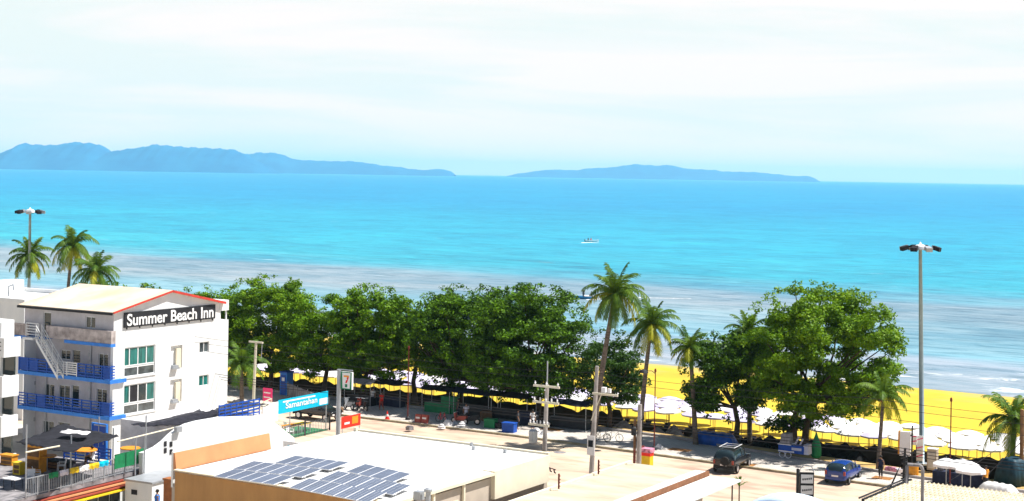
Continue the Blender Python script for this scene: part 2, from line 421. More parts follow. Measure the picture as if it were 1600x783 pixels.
    x=nt.nodes.new('ShaderNodeMix'); x.data_type='RGBA'; L(fo,x.inputs[0]); L(cur,x.inputs[6]); x.inputs[7].default_value=(.85,.86,.86,1); cur=x.outputs[2]
    # sandy-brown wave backs near the shore
    g=noise(1,(.035,.16,.3),5,.55,.6)
    tg=math_('MULTIPLY',math_('SUBTRACT',math_('MULTIPLY_ADD',near.outputs[0],.14,g),.70),9); tg.node.use_clamp=True
    x=nt.nodes.new('ShaderNodeMix'); x.data_type='RGBA'; L(math_('MULTIPLY',tg,.6),x.inputs[0]); L(cur,x.inputs[6]); x.inputs[7].default_value=(.33,.30,.20,1); cur=x.outputs[2]
    # rare whitecaps offshore
    wc=noise(1,(.05,.35,.3),3,.5,0); wcm=math_('MULTIPLY',math_('SUBTRACT',wc,.735),25); wcm.node.use_clamp=True
    x=nt.nodes.new('ShaderNodeMix'); x.data_type='RGBA'; L(wcm,x.inputs[0]); L(cur,x.inputs[6]); x.inputs[7].default_value=(.6,.75,.78,1); cur=x.outputs[2]
    L(cur,p.inputs['Base Color'])
    b=nt.nodes.new('ShaderNodeBump'); b.inputs['Strength'].default_value=.5; b.inputs['Distance'].default_value=.6
    L(math_('ADD',n1,math_('MULTIPLY',n2,1.5)),b.inputs['Height']); L(b.outputs[0],p.inputs['Normal'])
    return m
M['sea_water']=sea_mat()
def seaco(X,Y): 
    p=Vector((X,Y,0)); return (p.dot(S_),p.dot(N_),SEA)
mb=MB()
c=[seaco(-15500,30000),seaco(-15500,600),seaco(15500,600),seaco(15500,30000)]
mb.vf([(-3400,150,SEA),(1500,150,SEA)]+c,[(2,3,0,1,4,5)])
sea=mb.build('sea','sea_water',rz=RZ); tag(sea,kind='structure')

# ------------------------------------------------------------------ islands
mk('island_haze_blue', (.012,.15,.28), .95, .3, .004, c2=(.004,.095,.22))  # forest colour pushed to blue, with distance haze mixed into the surface
def interp(pts,x):
    if x<=pts[0][0]: return pts[0][1]
    for (x0,y0),(x1,y1) in zip(pts,pts[1:]):
        if x<=x1:
            t=(x-x0)/(x1-x0); t=t*t*(3-2*t)*.5+t*.5; return y0+(y1-y0)*t
    return pts[-1][1]
def island(name,label,pts,Y,depth,dx=3):
    """pts: (px, height in m) of the ridge"""
    x0,x1=pts[0][0],pts[-1][0]; n=int((x1-x0)/dx); rows=18
    mb=MB(); vs=[];fs=[]; rnd=random.Random(len(pts))
    ph=[rnd.uniform(0,6) for _ in range(8)]
    for i in range(n+1):
        px=x0+(x1-x0)*i/n; hgt=interp(pts,px)
        X=(px-800)/FPX*Y
        hgt*=1+.02*math.sin(px*.31+ph[0])+.015*math.sin(px*.83+ph[1])
        for j in range(rows+1):
            t=j/rows*2-1
            ww=(1-abs(t)**1.5)
            rid=1+.05*math.sin(px*.11+t*3+ph[2])*(abs(t))+.04*math.sin(px*.053-t*5+ph[3])*abs(t)
            z=SEA-4+(hgt+4)*max(0,ww)*rid if abs(t)<1 else SEA-6
            if j==rows//2: z=SEA+hgt
            z=min(z,SEA+hgt*1.0+.001) if hgt>0 else z
            vs.append((X,Y+t*depth*.5*(0.35+.65*min(1,hgt/60)),z))
    k=rows+1
    for i in range(n):
        for j in range(rows): fs.append((i*k+j,(i+1)*k+j,(i+1)*k+j+1,i*k+j+1))
    o=mb.vf(vs,fs).build(name,'island_haze_blue',smooth=True); o['label']=label; tag(o,kind='structure'); return o
def ridge(pp,Y): # pixel ridge to heights
    return [(x,max(1,(H-SEA)-((y-(HY+(x-800)*ROLL))/FPX*Y))) for x,y in pp]
Y1=13000.
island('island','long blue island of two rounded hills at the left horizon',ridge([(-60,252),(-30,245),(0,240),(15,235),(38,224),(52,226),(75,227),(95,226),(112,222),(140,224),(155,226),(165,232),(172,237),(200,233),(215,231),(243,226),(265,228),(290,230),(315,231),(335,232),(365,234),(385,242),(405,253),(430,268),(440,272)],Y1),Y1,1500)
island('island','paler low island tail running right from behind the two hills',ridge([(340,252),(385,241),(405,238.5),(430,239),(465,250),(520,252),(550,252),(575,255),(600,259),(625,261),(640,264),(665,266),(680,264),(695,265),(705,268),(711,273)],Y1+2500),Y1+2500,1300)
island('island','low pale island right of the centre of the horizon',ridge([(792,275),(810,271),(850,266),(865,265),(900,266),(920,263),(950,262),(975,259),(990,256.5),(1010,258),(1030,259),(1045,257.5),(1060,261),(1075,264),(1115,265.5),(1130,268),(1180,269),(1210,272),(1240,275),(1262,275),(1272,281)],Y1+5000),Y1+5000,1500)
# ------------------------------------------------------------------ walls with openings
def wallface(mb, P, U, Nn, u0,u1,z0,z1, holes=(), depth=.18, top=None):
    """skin of a wall lying in plane P + u*U + z; holes (u0,u1,z0,z1) with reveals going -Nn"""
    U=Vector(U); Nn=Vector(Nn); P=Vector(P)
    us=sorted({u0,u1,*[h[0] for h in holes],*[h[1] for h in holes]}); zs=sorted({z0,z1,*[h[2] for h in holes],*[h[3] for h in holes]})
    us=[u for u in us if u0<=u<=u1]; zs=[z for z in zs if z0<=z<=z1]
    q=lambda u,z,d=0: P+U*u+Vector((0,0,z))-Nn*d
    for a,b in zip(us,us[1:]):
        for c,d in zip(zs,zs[1:]):
            cu,cz=(a+b)/2,(c+d)/2
            if any(h[0]<cu<h[1] and h[2]<cz<h[3] for h in holes): continue
            mb.quad(q(a,c),q(b,c),q(b,d),q(a,d))
    for h in holes:
        a,b,c,d=h[:4]
        mb.quad(q(a,c),q(a,c,depth),q(b,c,depth),q(b,c)); mb.quad(q(a,d),q(b,d),q(b,d,depth),q(a,d,depth))
        mb.quad(q(a,c),q(a,d),q(a,d,depth),q(a,c,depth)); mb.quad(q(b,c),q(b,c,depth),q(b,d,depth),q(b,d))
    return mb
def bar(mb,P,U,Nn,u0,u1,z0,z1,d0,d1):
    """box in wall coordinates; d measured outward from the wall face"""
    q=lambda u,z,d: tuple(Vector(P)+Vector(U)*u+Vector((0,0,z))+Vector(Nn)*d)
    v=[q(u0,z0,d0),q(u1,z0,d0),q(u1,z0,d1),q(u0,z0,d1),q(u0,z1,d0),q(u1,z1,d0),q(u1,z1,d1),q(u0,z1,d1)]
    mb.vf(v,[(0,3,2,1),(4,5,6,7),(0,1,5,4),(1,2,6,5),(2,3,7,6),(3,0,4,7)])
def window(root,P,U,Nn,u0,u1,z0,z1,npane=2,glass='glass_teal',fr=.06,name='window',panes=None,label=None,back=.14):
    mb=MB(); d0,d1=-back,-back+.07
    bar(mb,P,U,Nn,u0,u1,z0,z0+fr,d0,d1); bar(mb,P,U,Nn,u0,u1,z1-fr,z1,d0,d1)
    bar(mb,P,U,Nn,u0,u0+fr,z0+fr,z1-fr,d0,d1); bar(mb,P,U,Nn,u1-fr,u1,z0+fr,z1-fr,d0,d1)
    wd=(u1-u0)/npane
    for i in range(1,npane): bar(mb,P,U,Nn,u0+wd*i-fr/2,u0+wd*i+fr/2,z0+fr,z1-fr,d0,d1)
    o=mb.build(name,'window_frame',root)
    if label: o['label']=label
    for i in range(npane):
        g=MB(); a=u0+wd*i+(fr if i==0 else fr/2); b=u0+wd*(i+1)-(fr if i==npane-1 else fr/2)
        bar(g,P,U,Nn,a,b,z0+fr,z1-fr,d0+.015,d0+.04)
        g.build('pane',(panes[i] if panes else glass),o)
    return o

# ------------------------------------------------------------------ Inn
C0=atY(178,490,116.1); C0.z=0
inn=thing('hotel_building','white four storey beach hotel with blue balconies and a dark rooftop name board','hotel',C0)
def infront(px,py,y=1.2):   # plane facing the camera side, local y
    p=onplane(px,py,C0+N_*y,N_); return local(p,C0)
def inside(px,py,x=0.0):
    p=onplane(px,py,C0+S_*x,S_); return local(p,C0)
ZE=11.05; RL=9.7; LEN=12.9
F=[.5,3.25,6.0,8.75]
# right (sunlit) wall
wall=MB()
Pr=(0,0,0); Ur=(0,1,0); Nr=(1,0,0)
def rr(x0,x1,yt,yb):  # pixel rect -> (y0,y1,z0,z1) on right face using left edge for z
    a=inside(x0,yt); b=inside(x1,yt); c=inside(x0,yb)
    return [a.y,b.y,c.z,a.z]
bays=[]
for k,(yt,yb) in enumerate(((545,571),(603,629),(661,688))):
    bays.append((rr(190,215.5,yt,yb),rr(217.5,243,yt-4,yb-4),rr(190,215.5,yb+5,yb+20),rr(217.5,243,yb+1.5,yb+16)))
holes=[]
bayrects=[]
for b in bays:
    u0=b[0][0]; u1=b[1][1]; z1=max(b[0][3],b[1][3]); z0=min(b[2][2],b[3][2]); holes.append((u0,u1,z0,z1)); bayrects.append((u0,u1,z0,z1))
g0=(bayrects[2][0],bayrects[2][1],.3,bayrects[2][2]-.35); holes.append(g0)
small=[rr(312,327,535,552),rr(312,327,587,604)]
for s_ in small: s_[0],s_[1]=small[0][0],small[0][1]; holes.append(tuple(s_))
niche=[rr(267,285,541,577),rr(267,285,594,630)]
for s_ in niche: s_[0],s_[1]=niche[0][0],niche[0][1]
zt=F[3]+.85
wallface(wall,Pr,Ur,Nr,0,LEN,0,9.62,holes+[tuple(x) for x in niche],.2)
wallface(wall,Pr,Ur,Nr,0,11.9,9.62,ZE)
for s_ in niche:   # recess backs
    q=[(-.2,s_[0],s_[2]),(-.2,s_[1],s_[2]),(-.2,s_[1],s_[3]),(-.2,s_[0],s_[3])]
    wall.vf(q,[(0,1,2,3)])
# gable
rid=6.0; ZR=12.35
wall.vf([(0,0,ZE),(0,11.9,ZE),(0,rid,ZR-.06)],[(0,1,2)])
wall.quad((0,11.9,9.62),(-RL,11.9,9.62),(-RL,11.9,ZE),(0,11.9,ZE))
wall.box(-RL,-.01,11.9,LEN,9.35,9.6)
wall.quad((0,LEN,0),(-RL,LEN,0),(-RL,LEN,9.62),(0,LEN,9.62)); wall.quad((-RL,0,0),(-RL,LEN,0),(-RL,LEN,9.6),(-RL,0,9.6))
# left, shaded wall facing the lower neighbours, set back behind the balconies
Pf=(-RL,1.2,0); Uf=(1,0,0); Nf=(0,-1,0)
def ff(x0,x1,yt,yb,y=1.2):
    a=infront(x0,yt,y); b=infront(x1,yt,y); c=infront((x0+x1)/2,yb,y); t=infront((x0+x1)/2,yt,y)
    return (a.x+RL,b.x+RL,c.z,t.z)
fw=dict(f2=[ff(95,110,547,562),ff(113,125.5,547,585),ff(154,169,553,588)],
        f3=[ff(69,85,600,642),ff(92,109,602,620),ff(112,123.5,602,646),ff(151,167,608,648)],
        f4=[ff(67,84,658,700),ff(91,109,660,676),ff(150,166,670,684)])
frontholes=[h for l in fw.values() for h in l]
frontholes=[(h[0],h[1],max(h[2],0.5),h[3]) for h in frontholes]
def fixfloor(h):  # doors stand on the slab
    for f in F[:3]:
        if abs(h[2]-f)<.75 and h[3]-f>1.6: return (h[0],h[1],f+.02,h[3])
    return h
frontholes=[fixfloor(h) for h in frontholes]
fwall=MB(); wallface(fwall,Pf,Uf,Nf,0,RL-.25,0,8.6,frontholes,.16)
# corner pier and top storey wall (flush with the corner)
wall.box(-.28,-.003,0.002,1.2,0,8.75)
top=[ff(68,80,488,517,.0),ff(134,149,495,513,.0)]
top[0]=(top[0][0],top[0][1],F[3]+.05,top[0][3])
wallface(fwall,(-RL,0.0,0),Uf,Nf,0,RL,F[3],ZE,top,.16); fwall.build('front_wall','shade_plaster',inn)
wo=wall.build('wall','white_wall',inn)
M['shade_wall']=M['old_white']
# roof
rf=MB(); ov=.35; t=.1
for (ya,yb,za,zb) in ((-ov,rid,ZE-.03,ZR),(rid,12.2,ZR,ZE-.03)):
    rf.prism([(-RL-.4,ya,za),(.25,ya,za),(.25,yb,zb),(-RL-.4,yb,zb)],(0,0,t))
M['corr']=mat('corrugated_roof',(.78,.69,.56),.6,.1,.35,c2=(.62,.47,.33),bump=.25,stretch=(1,.5,1))
roof=rf.build('roof','corr',inn)
tr=MB(); 
tr.prism([(.26,-ov,ZE-.05),(.26,rid,ZR-.05),(.26,rid,ZR+.08),(.26,-ov,ZE+.08)],(.09,0,0))
tr.prism([(.26,rid,ZR-.09),(.26,12.2,ZE-.09),(.26,12.2,ZE+.10),(.26,rid,ZR+.10)],(.09,0,0))
tr.build('barge_board','red_trim',inn)
gt=MB().box(-RL-.4,.24,-ov-.1,-ov,ZE-.16,ZE+.02).build('gutter','dark',inn)
# rooftop tank housing at the right end
MB().box(-1.6,.06,11.75,12.85,10.4,11.25).build('parapet_box','white_wall',inn)
mb=MB()
for y in (11.95,12.7): mb.box(-.2,-.1,y,y+.1,9.62,10.4)
split(mb.build('post','white_wall',inn))
# windows of the sunlit face
pan=[['glass_teal']*4,['glass_teal','dark','glass','glass_teal'],['glass_teal']*4]
for i,(u0,u1,z0,z1) in enumerate(bayrects):
    w_=u1-u0; mid=z0+(z1-z0)*.36
    window(inn,Pr,Ur,Nr,u0,u1,mid,z1,4,panes=pan[i],fr=.09)
    window(inn,Pr,Ur,Nr,u0,u1,z0,mid-.04,2,glass='glass_grey',fr=.09)
    MB().box(-.12,.07,u0-.08,u1+.08,z0-.09,z0-.003).build('window_sill','white_wall',inn)
window(inn,Pr,Ur,Nr,g0[0],g0[1],g0[2],g0[3],2,glass='glass',fr=.07)
window(inn,Pr,Ur,Nr,*small[0],2,glass='glass_grey'); window(inn,Pr,Ur,Nr,*small[1],2,glass='glass_teal')
for s_ in niche:
    mb=MB(); mb.box(-.19,.0,s_[0]+.5*(s_[1]-s_[0]),s_[1]-.15,s_[2]+.02,s_[3]-.25); mb.build('niche_panel','cream',inn)
    mb=MB(); mb.box(-.1,.28,s_[0]+.05,s_[0]+.75,s_[2]-.02,s_[2]+.14); mb.box(-.05,.22,s_[0]+.1,s_[0]+.7,s_[2]+.14,s_[2]+.3); mb.build('air_conditioner','steel',inn)
# windows and doors of the shaded face
for h in top+frontholes:
    door=(h[3]-h[2])>1.7
    n=1 if (h[1]-h[0])<1.0 else 2
    window(inn,(-RL,0.0 if h in top else 1.2,0),Uf,Nf,*h,n,glass='glass' ,fr=.05,name='door' if door else 'window',back=.13)
# slabs
def slab(x0,x1,y0,y1,z,th,m='blue_slab',name='balcony_slab'):
    o=MB().box(x0,x1,y0,y1,z-th,z).build(name,m,inn); return o
XL=infront(28,583,-.5).x; XR=infront(172,598,-.5).x
slab(XL,XR,-.5,1.195,F[2],.28); slab(XL,XR,-.5,1.195,F[1],.28)
x0=infront(100,537,-.5).x
slab(x0,XR,-.5,-.004,F[3]-.02,.24); slab(infront(22,528,-.5).x,infront(60,534,-.5).x,-.5,1.1,F[3]-.02,.24)
slab(x0,-.3,.0,1.19,F[3]-.02,.1,'white_wall','ceiling_slab')
# roof terrace parapet (stained)
xp=infront(72,514,-.45).x
MB().box(xp,XR,-.45,-.33,F[3]-.02,F[3]+.95).box(xp,xp+.12,-.33,-.01,F[3]-.02,F[3]+.95).box(XR-.12,XR,-.33,-.01,F[3]-.02,F[3]+.95).build('parapet','stained',inn)
mb=MB(); xa=infront(22,528,-.45).x; xb=infront(44,531,-.45).x
for i in range(9):
    x=xa+(xb-xa)*i/9; mb.box(x,x+.13,-.45,-.35,F[3]-.02,F[3]+.8)
mb.box(xa,xb,-.47,-.33,F[3]+.8,F[3]+.92); mb.build('balustrade','stained',inn)
def railing(xa,xb,z,m,y=-.45,h=1.0,nb=5,parent=inn,name='balcony_railing',fill=True,step=.95,bt=.055):
    mb=MB(); n=max(1,int(round((xb-xa)/step)))
    for i in range(n+1):
        x=xa+(xb-xa)*i/n; mb.box(x-.04,x+.04,y-.045,y+.045,z,z+h+.04)
    for j in range(nb):
        zz=z+.1+(h-.14)*j/(nb-1); mb.box(xa,xb,y-.02,y+.02,zz,zz+bt*1.6)
    if fill:
        rnd=random.Random(int(xa*10)+int(z*7))
        for i in range(n):
            if rnd.random()<.4:
                x=xa+(xb-xa)*i/n; mb.box(x+.06,x+(xb-xa)/n-.06,y+.03,y+.05,z+.05,z+h*rnd.uniform(.7,.98))
    return mb.build(name,m,parent)
xm0=infront(88,590,-.45).x; xm1=infront(121,590,-.45).x
railing(XL+.05,xm0,F[2],'blue_rail'); railing(xm1,XR-.04,F[2],'blue_rail'); railing(xm0+.05,xm1-.05,F[2],'white_wall',fill=False,nb=6)
railing(XL+.05,XR-.04,F[1],'blue_rail')
for z in F[1:3]:   # return at the sunlit end
    mb=MB()
    for j in range(5): mb.box(XR-.06,XR-.02,-.4,0.0,z+.1+.215*j,z+.19+.215*j)
    mb.build('balcony_railing','blue_rail',inn)
railing(infront(41,530,-.45).x,infront(60,530,-.45).x,F[3],'white_wall',fill=False,nb=5)
# outside stair from roof terrace to the second slab
A=infront(62,531,-.75); B=infront(96,588,-.75); A.z=F[3]; B.z=F[2]
st=MB(); d=B-A
for yy in (-1.15,-.55):
    st.prism([(A.x,yy,A.z+.02),(B.x,yy,B.z+.02),(B.x,yy,B.z-.28),(A.x,yy,A.z-.28)],(0,.06,0))
n=14
for i in range(n):
    t=(i+.5)/n; p=A+d*t; st.box(p.x-.13,p.x+.13,-1.09,-.55,p.z-.05,p.z)
st.build('staircase','white_wall',inn)
st=MB()
for yy in (-1.13,-.56):
    for k in (.35,.65,.95): st.tube([(A.x,yy,A.z+k),(B.x,yy,B.z+k)],.03,6)
    for i in range(5):
        p=A+d*(i/4); st.tube([(p.x,yy,p.z),(p.x,yy,p.z+1)],.03,6)
st.build('stair_rail','white_wall',inn)
MB().box(infront(44,500,-.6).x,infront(60,500,-.6).x,-1.15,-.5,F[3]-.2,F[3]-.02).build('stair_landing','white_wall',inn)
# pipes, small wall fittings
mb=MB()
for px in (72,141): 
    x=infront(px,600,1.1).x; mb.tube([(x,1.1,.5),(x,1.1,8.4)],.05,6)
mb.tube([(-.35,1.05,.3),(-.35,1.05,8.6)],.06,6)
split(mb.build('drain_pipe','steel',inn))
mb=MB()
for (px,py) in ((54,545),(141,554),(54,598),(140,608),(54,655)):
    p=infront(px,py); mb.box(p.x-.12,p.x+.12,1.08,1.19,p.z-.15,p.z+.15)
split(mb.build('wall_light','steel',inn))
# name board with lettering
def text_mesh(txt, size, ext, offset=0.0, sx=1.0, bold=True):
    cu=bpy.data.curves.new('lettering','FONT'); cu.body=txt; cu.size=size; cu.extrude=ext; cu.offset=offset; cu.align_x='CENTER'; cu.align_y='CENTER'
    o=bpy.data.objects.new('tmp',cu); col.objects.link(o)
    dg=bpy.context.evaluated_depsgraph_get(); me=bpy.data.meshes.new_from_object(o.evaluated_get(dg)); bpy.data.objects.remove(o)
    return me
def lettering(txt,parent,m,width,height,loc,rot,ext=.02,offset=0.02,name='lettering'):
    me=text_mesh(txt,1.0,ext,offset)
    co_=np.array([v.co[:] for v in me.vertices]); mn=co_.min(0); mxx=co_.max(0)
    s=((width)/(mxx[0]-mn[0]),(height)/(mxx[1]-mn[1])); cx,cy=(mxx[0]+mn[0])/2,(mxx[1]+mn[1])/2
    for v in me.vertices: v.co.x=(v.co.x-cx)*s[0]; v.co.y=(v.co.y-cy)*s[1]
    me.materials.clear(); me.materials.append(M[m]); o=bpy.data.objects.new(name,me); col.objects.link(o); o.parent=parent
    o.location=loc; o.rotation_euler=rot; return o
a=inside(193,487); b=inside(335,476); zc=(inside(193,487).z+inside(193,512).z)/2; hb=inside(193,487).z-inside(193,512).z
zc2=(inside(335,476).z+inside(335,499).z)/2; zc=(zc+zc2)/2; hb=1.15
sb=thing('sign_board','dark banner board reading Summer Beach Inn on the white gable wall','sign',C0+N_*((a.y+b.y)/2)+Vector((0,0,zc))+S_*.03)
wd=b.y-a.y
MB().box(0,.09,-wd/2,wd/2,-hb/2,hb/2).build('board','dark',sb)
M['letter_white']=mat('letter_white',(.85,.85,.85),.5,.02,1)
lettering('Summer Beach Inn',sb,'letter_white',wd*.95,hb*.80,(.11,0,0),(math.pi/2,0,math.pi/2),.015,.017)
fr=MB()
for i in range(8):
    y=-wd/2+.3+i*(wd-.6)/7; fr.box(-.02,.06,y,y+.06,-hb/2-.14,-hb/2); 
split(fr.build('bracket','dark',sb))

# ------------------------------------------------------------------ neighbour with white balconies at the left edge
P0=atY(24,540,107); P0.z=0
nb=thing('apartment_building','white apartment block with stacked solid balconies cut by the left picture edge','apartment block',P0)
def nl(px,py,y=0.): return local(onplane(px,py,P0+N_*y,N_),P0)
mb=MB(); mb.box(-9,nl(5,600,1.5).x-.9,1.5,3.2,0,nl(2,503,1.5).z)
mb.build('wall','white_wall',nb)
mb=MB(); mb.box(nl(2,600,1.2).x-3,nl(6,505,1.4).x,1.2,1.495,nl(2,600,1.2).z-6,nl(5,505,1.2).z); mb.build('pillar','white_wall',nb)
for k,(yt,yb,xr) in enumerate(((531,563,31),(592,626,28),(655,689,26.5),(717,752,24))):
    a=nl(xr,yt); b=nl(xr,yb); xr_=nl(xr,yt,1.4).x
    o=MB().box(-7,xr_,0,.14,b.z+.05,a.z).box(xr_-.14,xr_,.145,1.49,b.z+.05,a.z).box(-7,xr_-.15,.145,1.49,b.z+.05,b.z+.25).build('balcony','white_wall',nb)
    m2=MB()
    for j in range(3): m2.box(xr_-1.0,xr_-.3,-.02,-.002,a.z-.35-.28*j,a.z-.29-.28*j)
    m2.build('slot','dark',o)
    MB().box(-7,xr_-.5,1.38,1.49,b.z-1.4,b.z-.05).build('balcony_door','glass',nb)
# rooftop behind, left of the hotel
P1=atY(36,500,133); P1.z=0
nb2=thing('apartment_building','plain white flat roofed block standing behind and left of the hotel','apartment block',P1)
def n2(px,py,y=0.): return local(onplane(px,py,P1+N_*y,N_),P1)
zt=n2(36,474).z; zb=n2(0,462,8).z
MB().box(-14,n2(38,480).x,0,9,0,zt).build('wall','white_wall',nb2)
MB().box(-14,n2(38,480).x+.1,-.1,.2,zt+.003,zt+.35).box(-14,n2(38,480).x+.1,8.8,9.1,zt+.003,zt+.35).box(n2(38,480).x-.15,n2(38,480).x+.1,.21,8.79,zt+.003,zt+.35).build('parapet','white_wall',nb2)
MB().box(-9,n2(-2,455,5).x-1.5,5,8,zt+.004,zt+1.2).build('stair_tower','white_wall',nb2)
mb=MB(); p=n2(18,458,4); mb.tube([(p.x-.4,4,zt),(p.x-.4,4,zt+.9),(p.x+.2,4,zt+1.1),(p.x+.3,4,zt+.6)],.09,6); mb.build('vent_pipe','steel',nb2)

# ------------------------------------------------------------------ terrace restaurant below the hotel
TZ=3.0
T0=at(40,778,TZ); T1=at(226,733,TZ); Lf=(T1-T0).length; dirf=(T1-T0).normalized()
rzf=math.atan2(dirf.y,dirf.x)-math.pi/2
T0g=Vector((T0.x,T0.y,0))
def tl(p):
    d=p-T0g; nx=Vector((dirf.y,-dirf.x,0)); return Vector((d.dot(nx),d.dot(dirf),d.z))
def tw(x,y,z): return T0g+Vector((dirf.y,-dirf.x,0))*x+dirf*y+Vector((0,0,z))
def tthing(name,label,cat,x,y,z=TZ,rz=0,group=None): return thing(name,label,cat,tw(x,y,z),rzf+rz,group)
tb=tthing('restaurant_building','low restaurant building carrying the shaded terrace, with red and yellow stripes on its edge','restaurant',0,0,0)
MB().box(-9,-.02,-2,Lf+.3,TZ-.25,TZ).build('deck','tarp_grey',tb)  # deck grey darkened to carry the shade of the net above
MB().box(-9,-.5,-1.9,Lf,0,TZ-.26).build('wall','white_wall',tb)
for i,(c,zz,ww) in enumerate((('red',TZ-.28,.30),('orange',TZ-.42,.55),('red',TZ-.56,.75),('yellow',TZ-.72,1.0))):
    MB().box(-.4,ww*.8-.1,-2,Lf-1.6,zz-.1,zz-.02).build('awning_stripe',c,tb)
mb=MB()
for i in range(5): mb.box(-.49,-.42,Lf*.35+i*1.0,Lf*.35+i*1.0+.85,.6,2.1)
mb.build('shop_window','glass_grey',tb)
# fence along the terrace edge
fe=tthing('railing','long steel railing with vertical bars along the restaurant terrace edge','railing',0,0)
mb=MB(); n=int(Lf/.9)
for i in range(n+1):
    y=Lf*i/n; mb.box(-.03,.03,y-.03,y+.03,0,1.05)
split(mb.build('post','steel',fe))
MB().box(-.03,.03,0,Lf,1.05,1.10).box(-.02,.02,0,Lf,.1,.14).build('rail','steel',fe)
mb=MB(); n=int(Lf/.14)
for i in range(n): mb.box(-.01,.01,Lf*i/n+.05,Lf*i/n+.075,.14,1.05)
mb.build('bars','steel',fe)
gy0=tl(at(186,700,TZ+.5)).y
o=MB().box(.04,.06,Lf*.72,Lf,.45,1.35).build('green_panel','green',fe)
# coloured cloths hung on the rail
prev=Lf*.12
for i,(c,l) in enumerate((('green','green'),('lavender','lilac'),('yellow','yellow'),('umb_white','white'),('yellow','yellow'),('cyan','pale blue'))):
    y0=Lf*.17+i*Lf*.083
    mb=MB(); vs=[];fs=[]
    for k in range(7):
        yy=y0+Lf*.078*k/6; q=.03*math.sin(k*1.7+i)
        vs+=[(.05+q,yy,1.13),(.09+q*1.5,yy,.98),(.07+q,yy,.80+.04*math.sin(k*2.1))]
    for k in range(6):
        for j in range(2): fs.append((k*3+j,(k+1)*3+j,(k+1)*3+j+1,k*3+j+1))
    if i in(0,2,3,1,4,5):
        o=mb.vf(vs,fs).build('cloth',c,loc=tw(0,0,TZ),rz=rzf); so=o.modifiers.new('s','SOLIDIFY'); so.thickness=.012
        pos=['first, from the near end','second','third','fourth, in the middle','fifth','last, at the far end'][i]
        tag(o,f'{l} cloth hung over the terrace railing, {pos}','cloth','cloths hung on the terrace railing')
# terrace posts and net
def net(name,label,P,nu,nv,seed,sag=.08,m='netcloth',cat='shade net',ragged=.05):
    """P: four world corners"""
    rnd=random.Random(seed); mb=MB(); vs=[];fs=[]
    ph=[rnd.uniform(0,6) for _ in range(6)]
    for i in range(nu+1):
        for j in range(nv+1):
            u,v=i/nu,j/nv
            p=(P[0]*(1-u)+P[1]*u)*(1-v)+(P[3]*(1-u)+P[2]*u)*v
            z=-sag*4*(u*(1-u)+v*(1-v))*.5+sag*.5*math.sin(u*9+ph[0])*math.sin(v*5+ph[1])+rnd.uniform(-.04,.04)
            if v in(0,1) or u in (0,1): z+=rnd.uniform(-ragged,ragged)
            vs.append((p.x,p.y,p.z+z))
    k=nv+1
    for i in range(nu):
        for j in range(nv): fs.append((i*k+j,(i+1)*k+j,(i+1)*k+j+1,i*k+j+1))
    c=sum((Vector(v) for v in vs),Vector())/len(vs)
    vs=[tuple(Vector(v)-c) for v in vs]
    mb.vf(vs,fs); o=mb.build(name,m,loc=c,smooth=True); s=o.modifiers.new('s','SOLIDIFY'); s.thickness=.02
    tag(o,label,cat); return o
NZ=TZ+2.5
net('shade_net','large black shade net sagging over the left part of the restaurant terrace',[at(24,690,NZ),at(108,707,NZ),at(186,680,NZ),at(100,663,NZ)],22,14,3,m='net')
net('shade_net','small white and orange sheet lying on top of the black terrace net',[at(93,675,NZ+.35),at(135,679,NZ+.35),at(142,674,NZ+.35),at(106,670,NZ+.35)],6,4,5,.05,'umb_white','sheet',.02)
for i,(px,py,hh) in enumerate(((40,768,3.9),(110,756,2.9),(176,742,2.9),(227,733,3.4),(154,716,2.7))):
    g=at(px,py,TZ)
    lab=['near corner post of the terrace with a beam on top','second steel post along the terrace railing','third steel post along the terrace railing','far end post of the terrace railing beside the white wall','steel post at the back of the terrace near the blue door'][i]
    mb=MB().tube([(0,0,0),(0,0,hh)],.045,8).box(-.1,.1,-.1,.1,0,.03)
    tag(mb.build('steel_post','steel',loc=g,rz=rzf),lab,'post','steel posts of the terrace')
a=tw(0,0,TZ+2.6+.6); 
p0=at(40,707,TZ+2.9); 
def beam(name,label,pa,pb,r=.05,m='pale_pole',cat='beam'):
    c=(pa+pb)/2; mb=MB().tube([pa-c,pb-c],r,8); return tag(mb.build(name,m,loc=c),label,cat)
beam('beam','pale beam resting on the near corner of the restaurant terrace',at(40,707,TZ+2.9),at(93,697,TZ+2.9))
# tables with orange tops
def table(label,px,py,r=.75,m='orange_bright'):
    g=at(px,py,TZ); t=thing('table',label,'table',g,rzf,'orange topped terrace tables')
    MB().lathe([(r,.0),(r,.05),(r*.96,.07)],(0,0,.95),20).build('table_top',m,t)
    MB().tube([(0,0,0),(0,0,.95)],.05,8).lathe([(.3,0),(.3,.03)],(0,0,0),12).build('table_leg','steel',t)
table('orange round table on the terrace in front of the blue door',133,727)
table('orange round table at the far end of the terrace beside the white wall',203,724,.65)
table('orange round table half hidden at the left end of the terrace',73,737,.6)
def chair(label,g,rz,m='umb_white',group='plastic chairs on the terrace'):
    t=thing('chair',label,'chair',g,rz,group)
    MB().box(-.23,.23,-.23,.23,.42,.46).build('seat',m,t)
    MB().prism([(-.22,.2,.46),(.22,.2,.46),(.24,.28,.88),(-.24,.28,.88)],(0,.03,0)).build('backrest',m,t)
    for x in(-.2,.2):
        for y in(-.2,.2): MB().tube([(x,y,.42),(x*1.15,y*1.15,0)],.022,6).build('leg',m,t)
    for x in(-.24,.24): MB().box(x-.02,x+.02,-.2,.24,.62,.65).box(x-.02,x+.02,-.2,-.17,.46,.62).build('armrest',m,t)
    return t
chair('white plastic chair by the near corner of the terrace railing',at(47,757,TZ),rzf+.6)
chair('white plastic chair behind the one at the near corner, turned away',at(58,752,TZ),rzf+2.4)
chair('white plastic chair beside the orange table at the blue door',at(148,724,TZ),rzf+1.2)
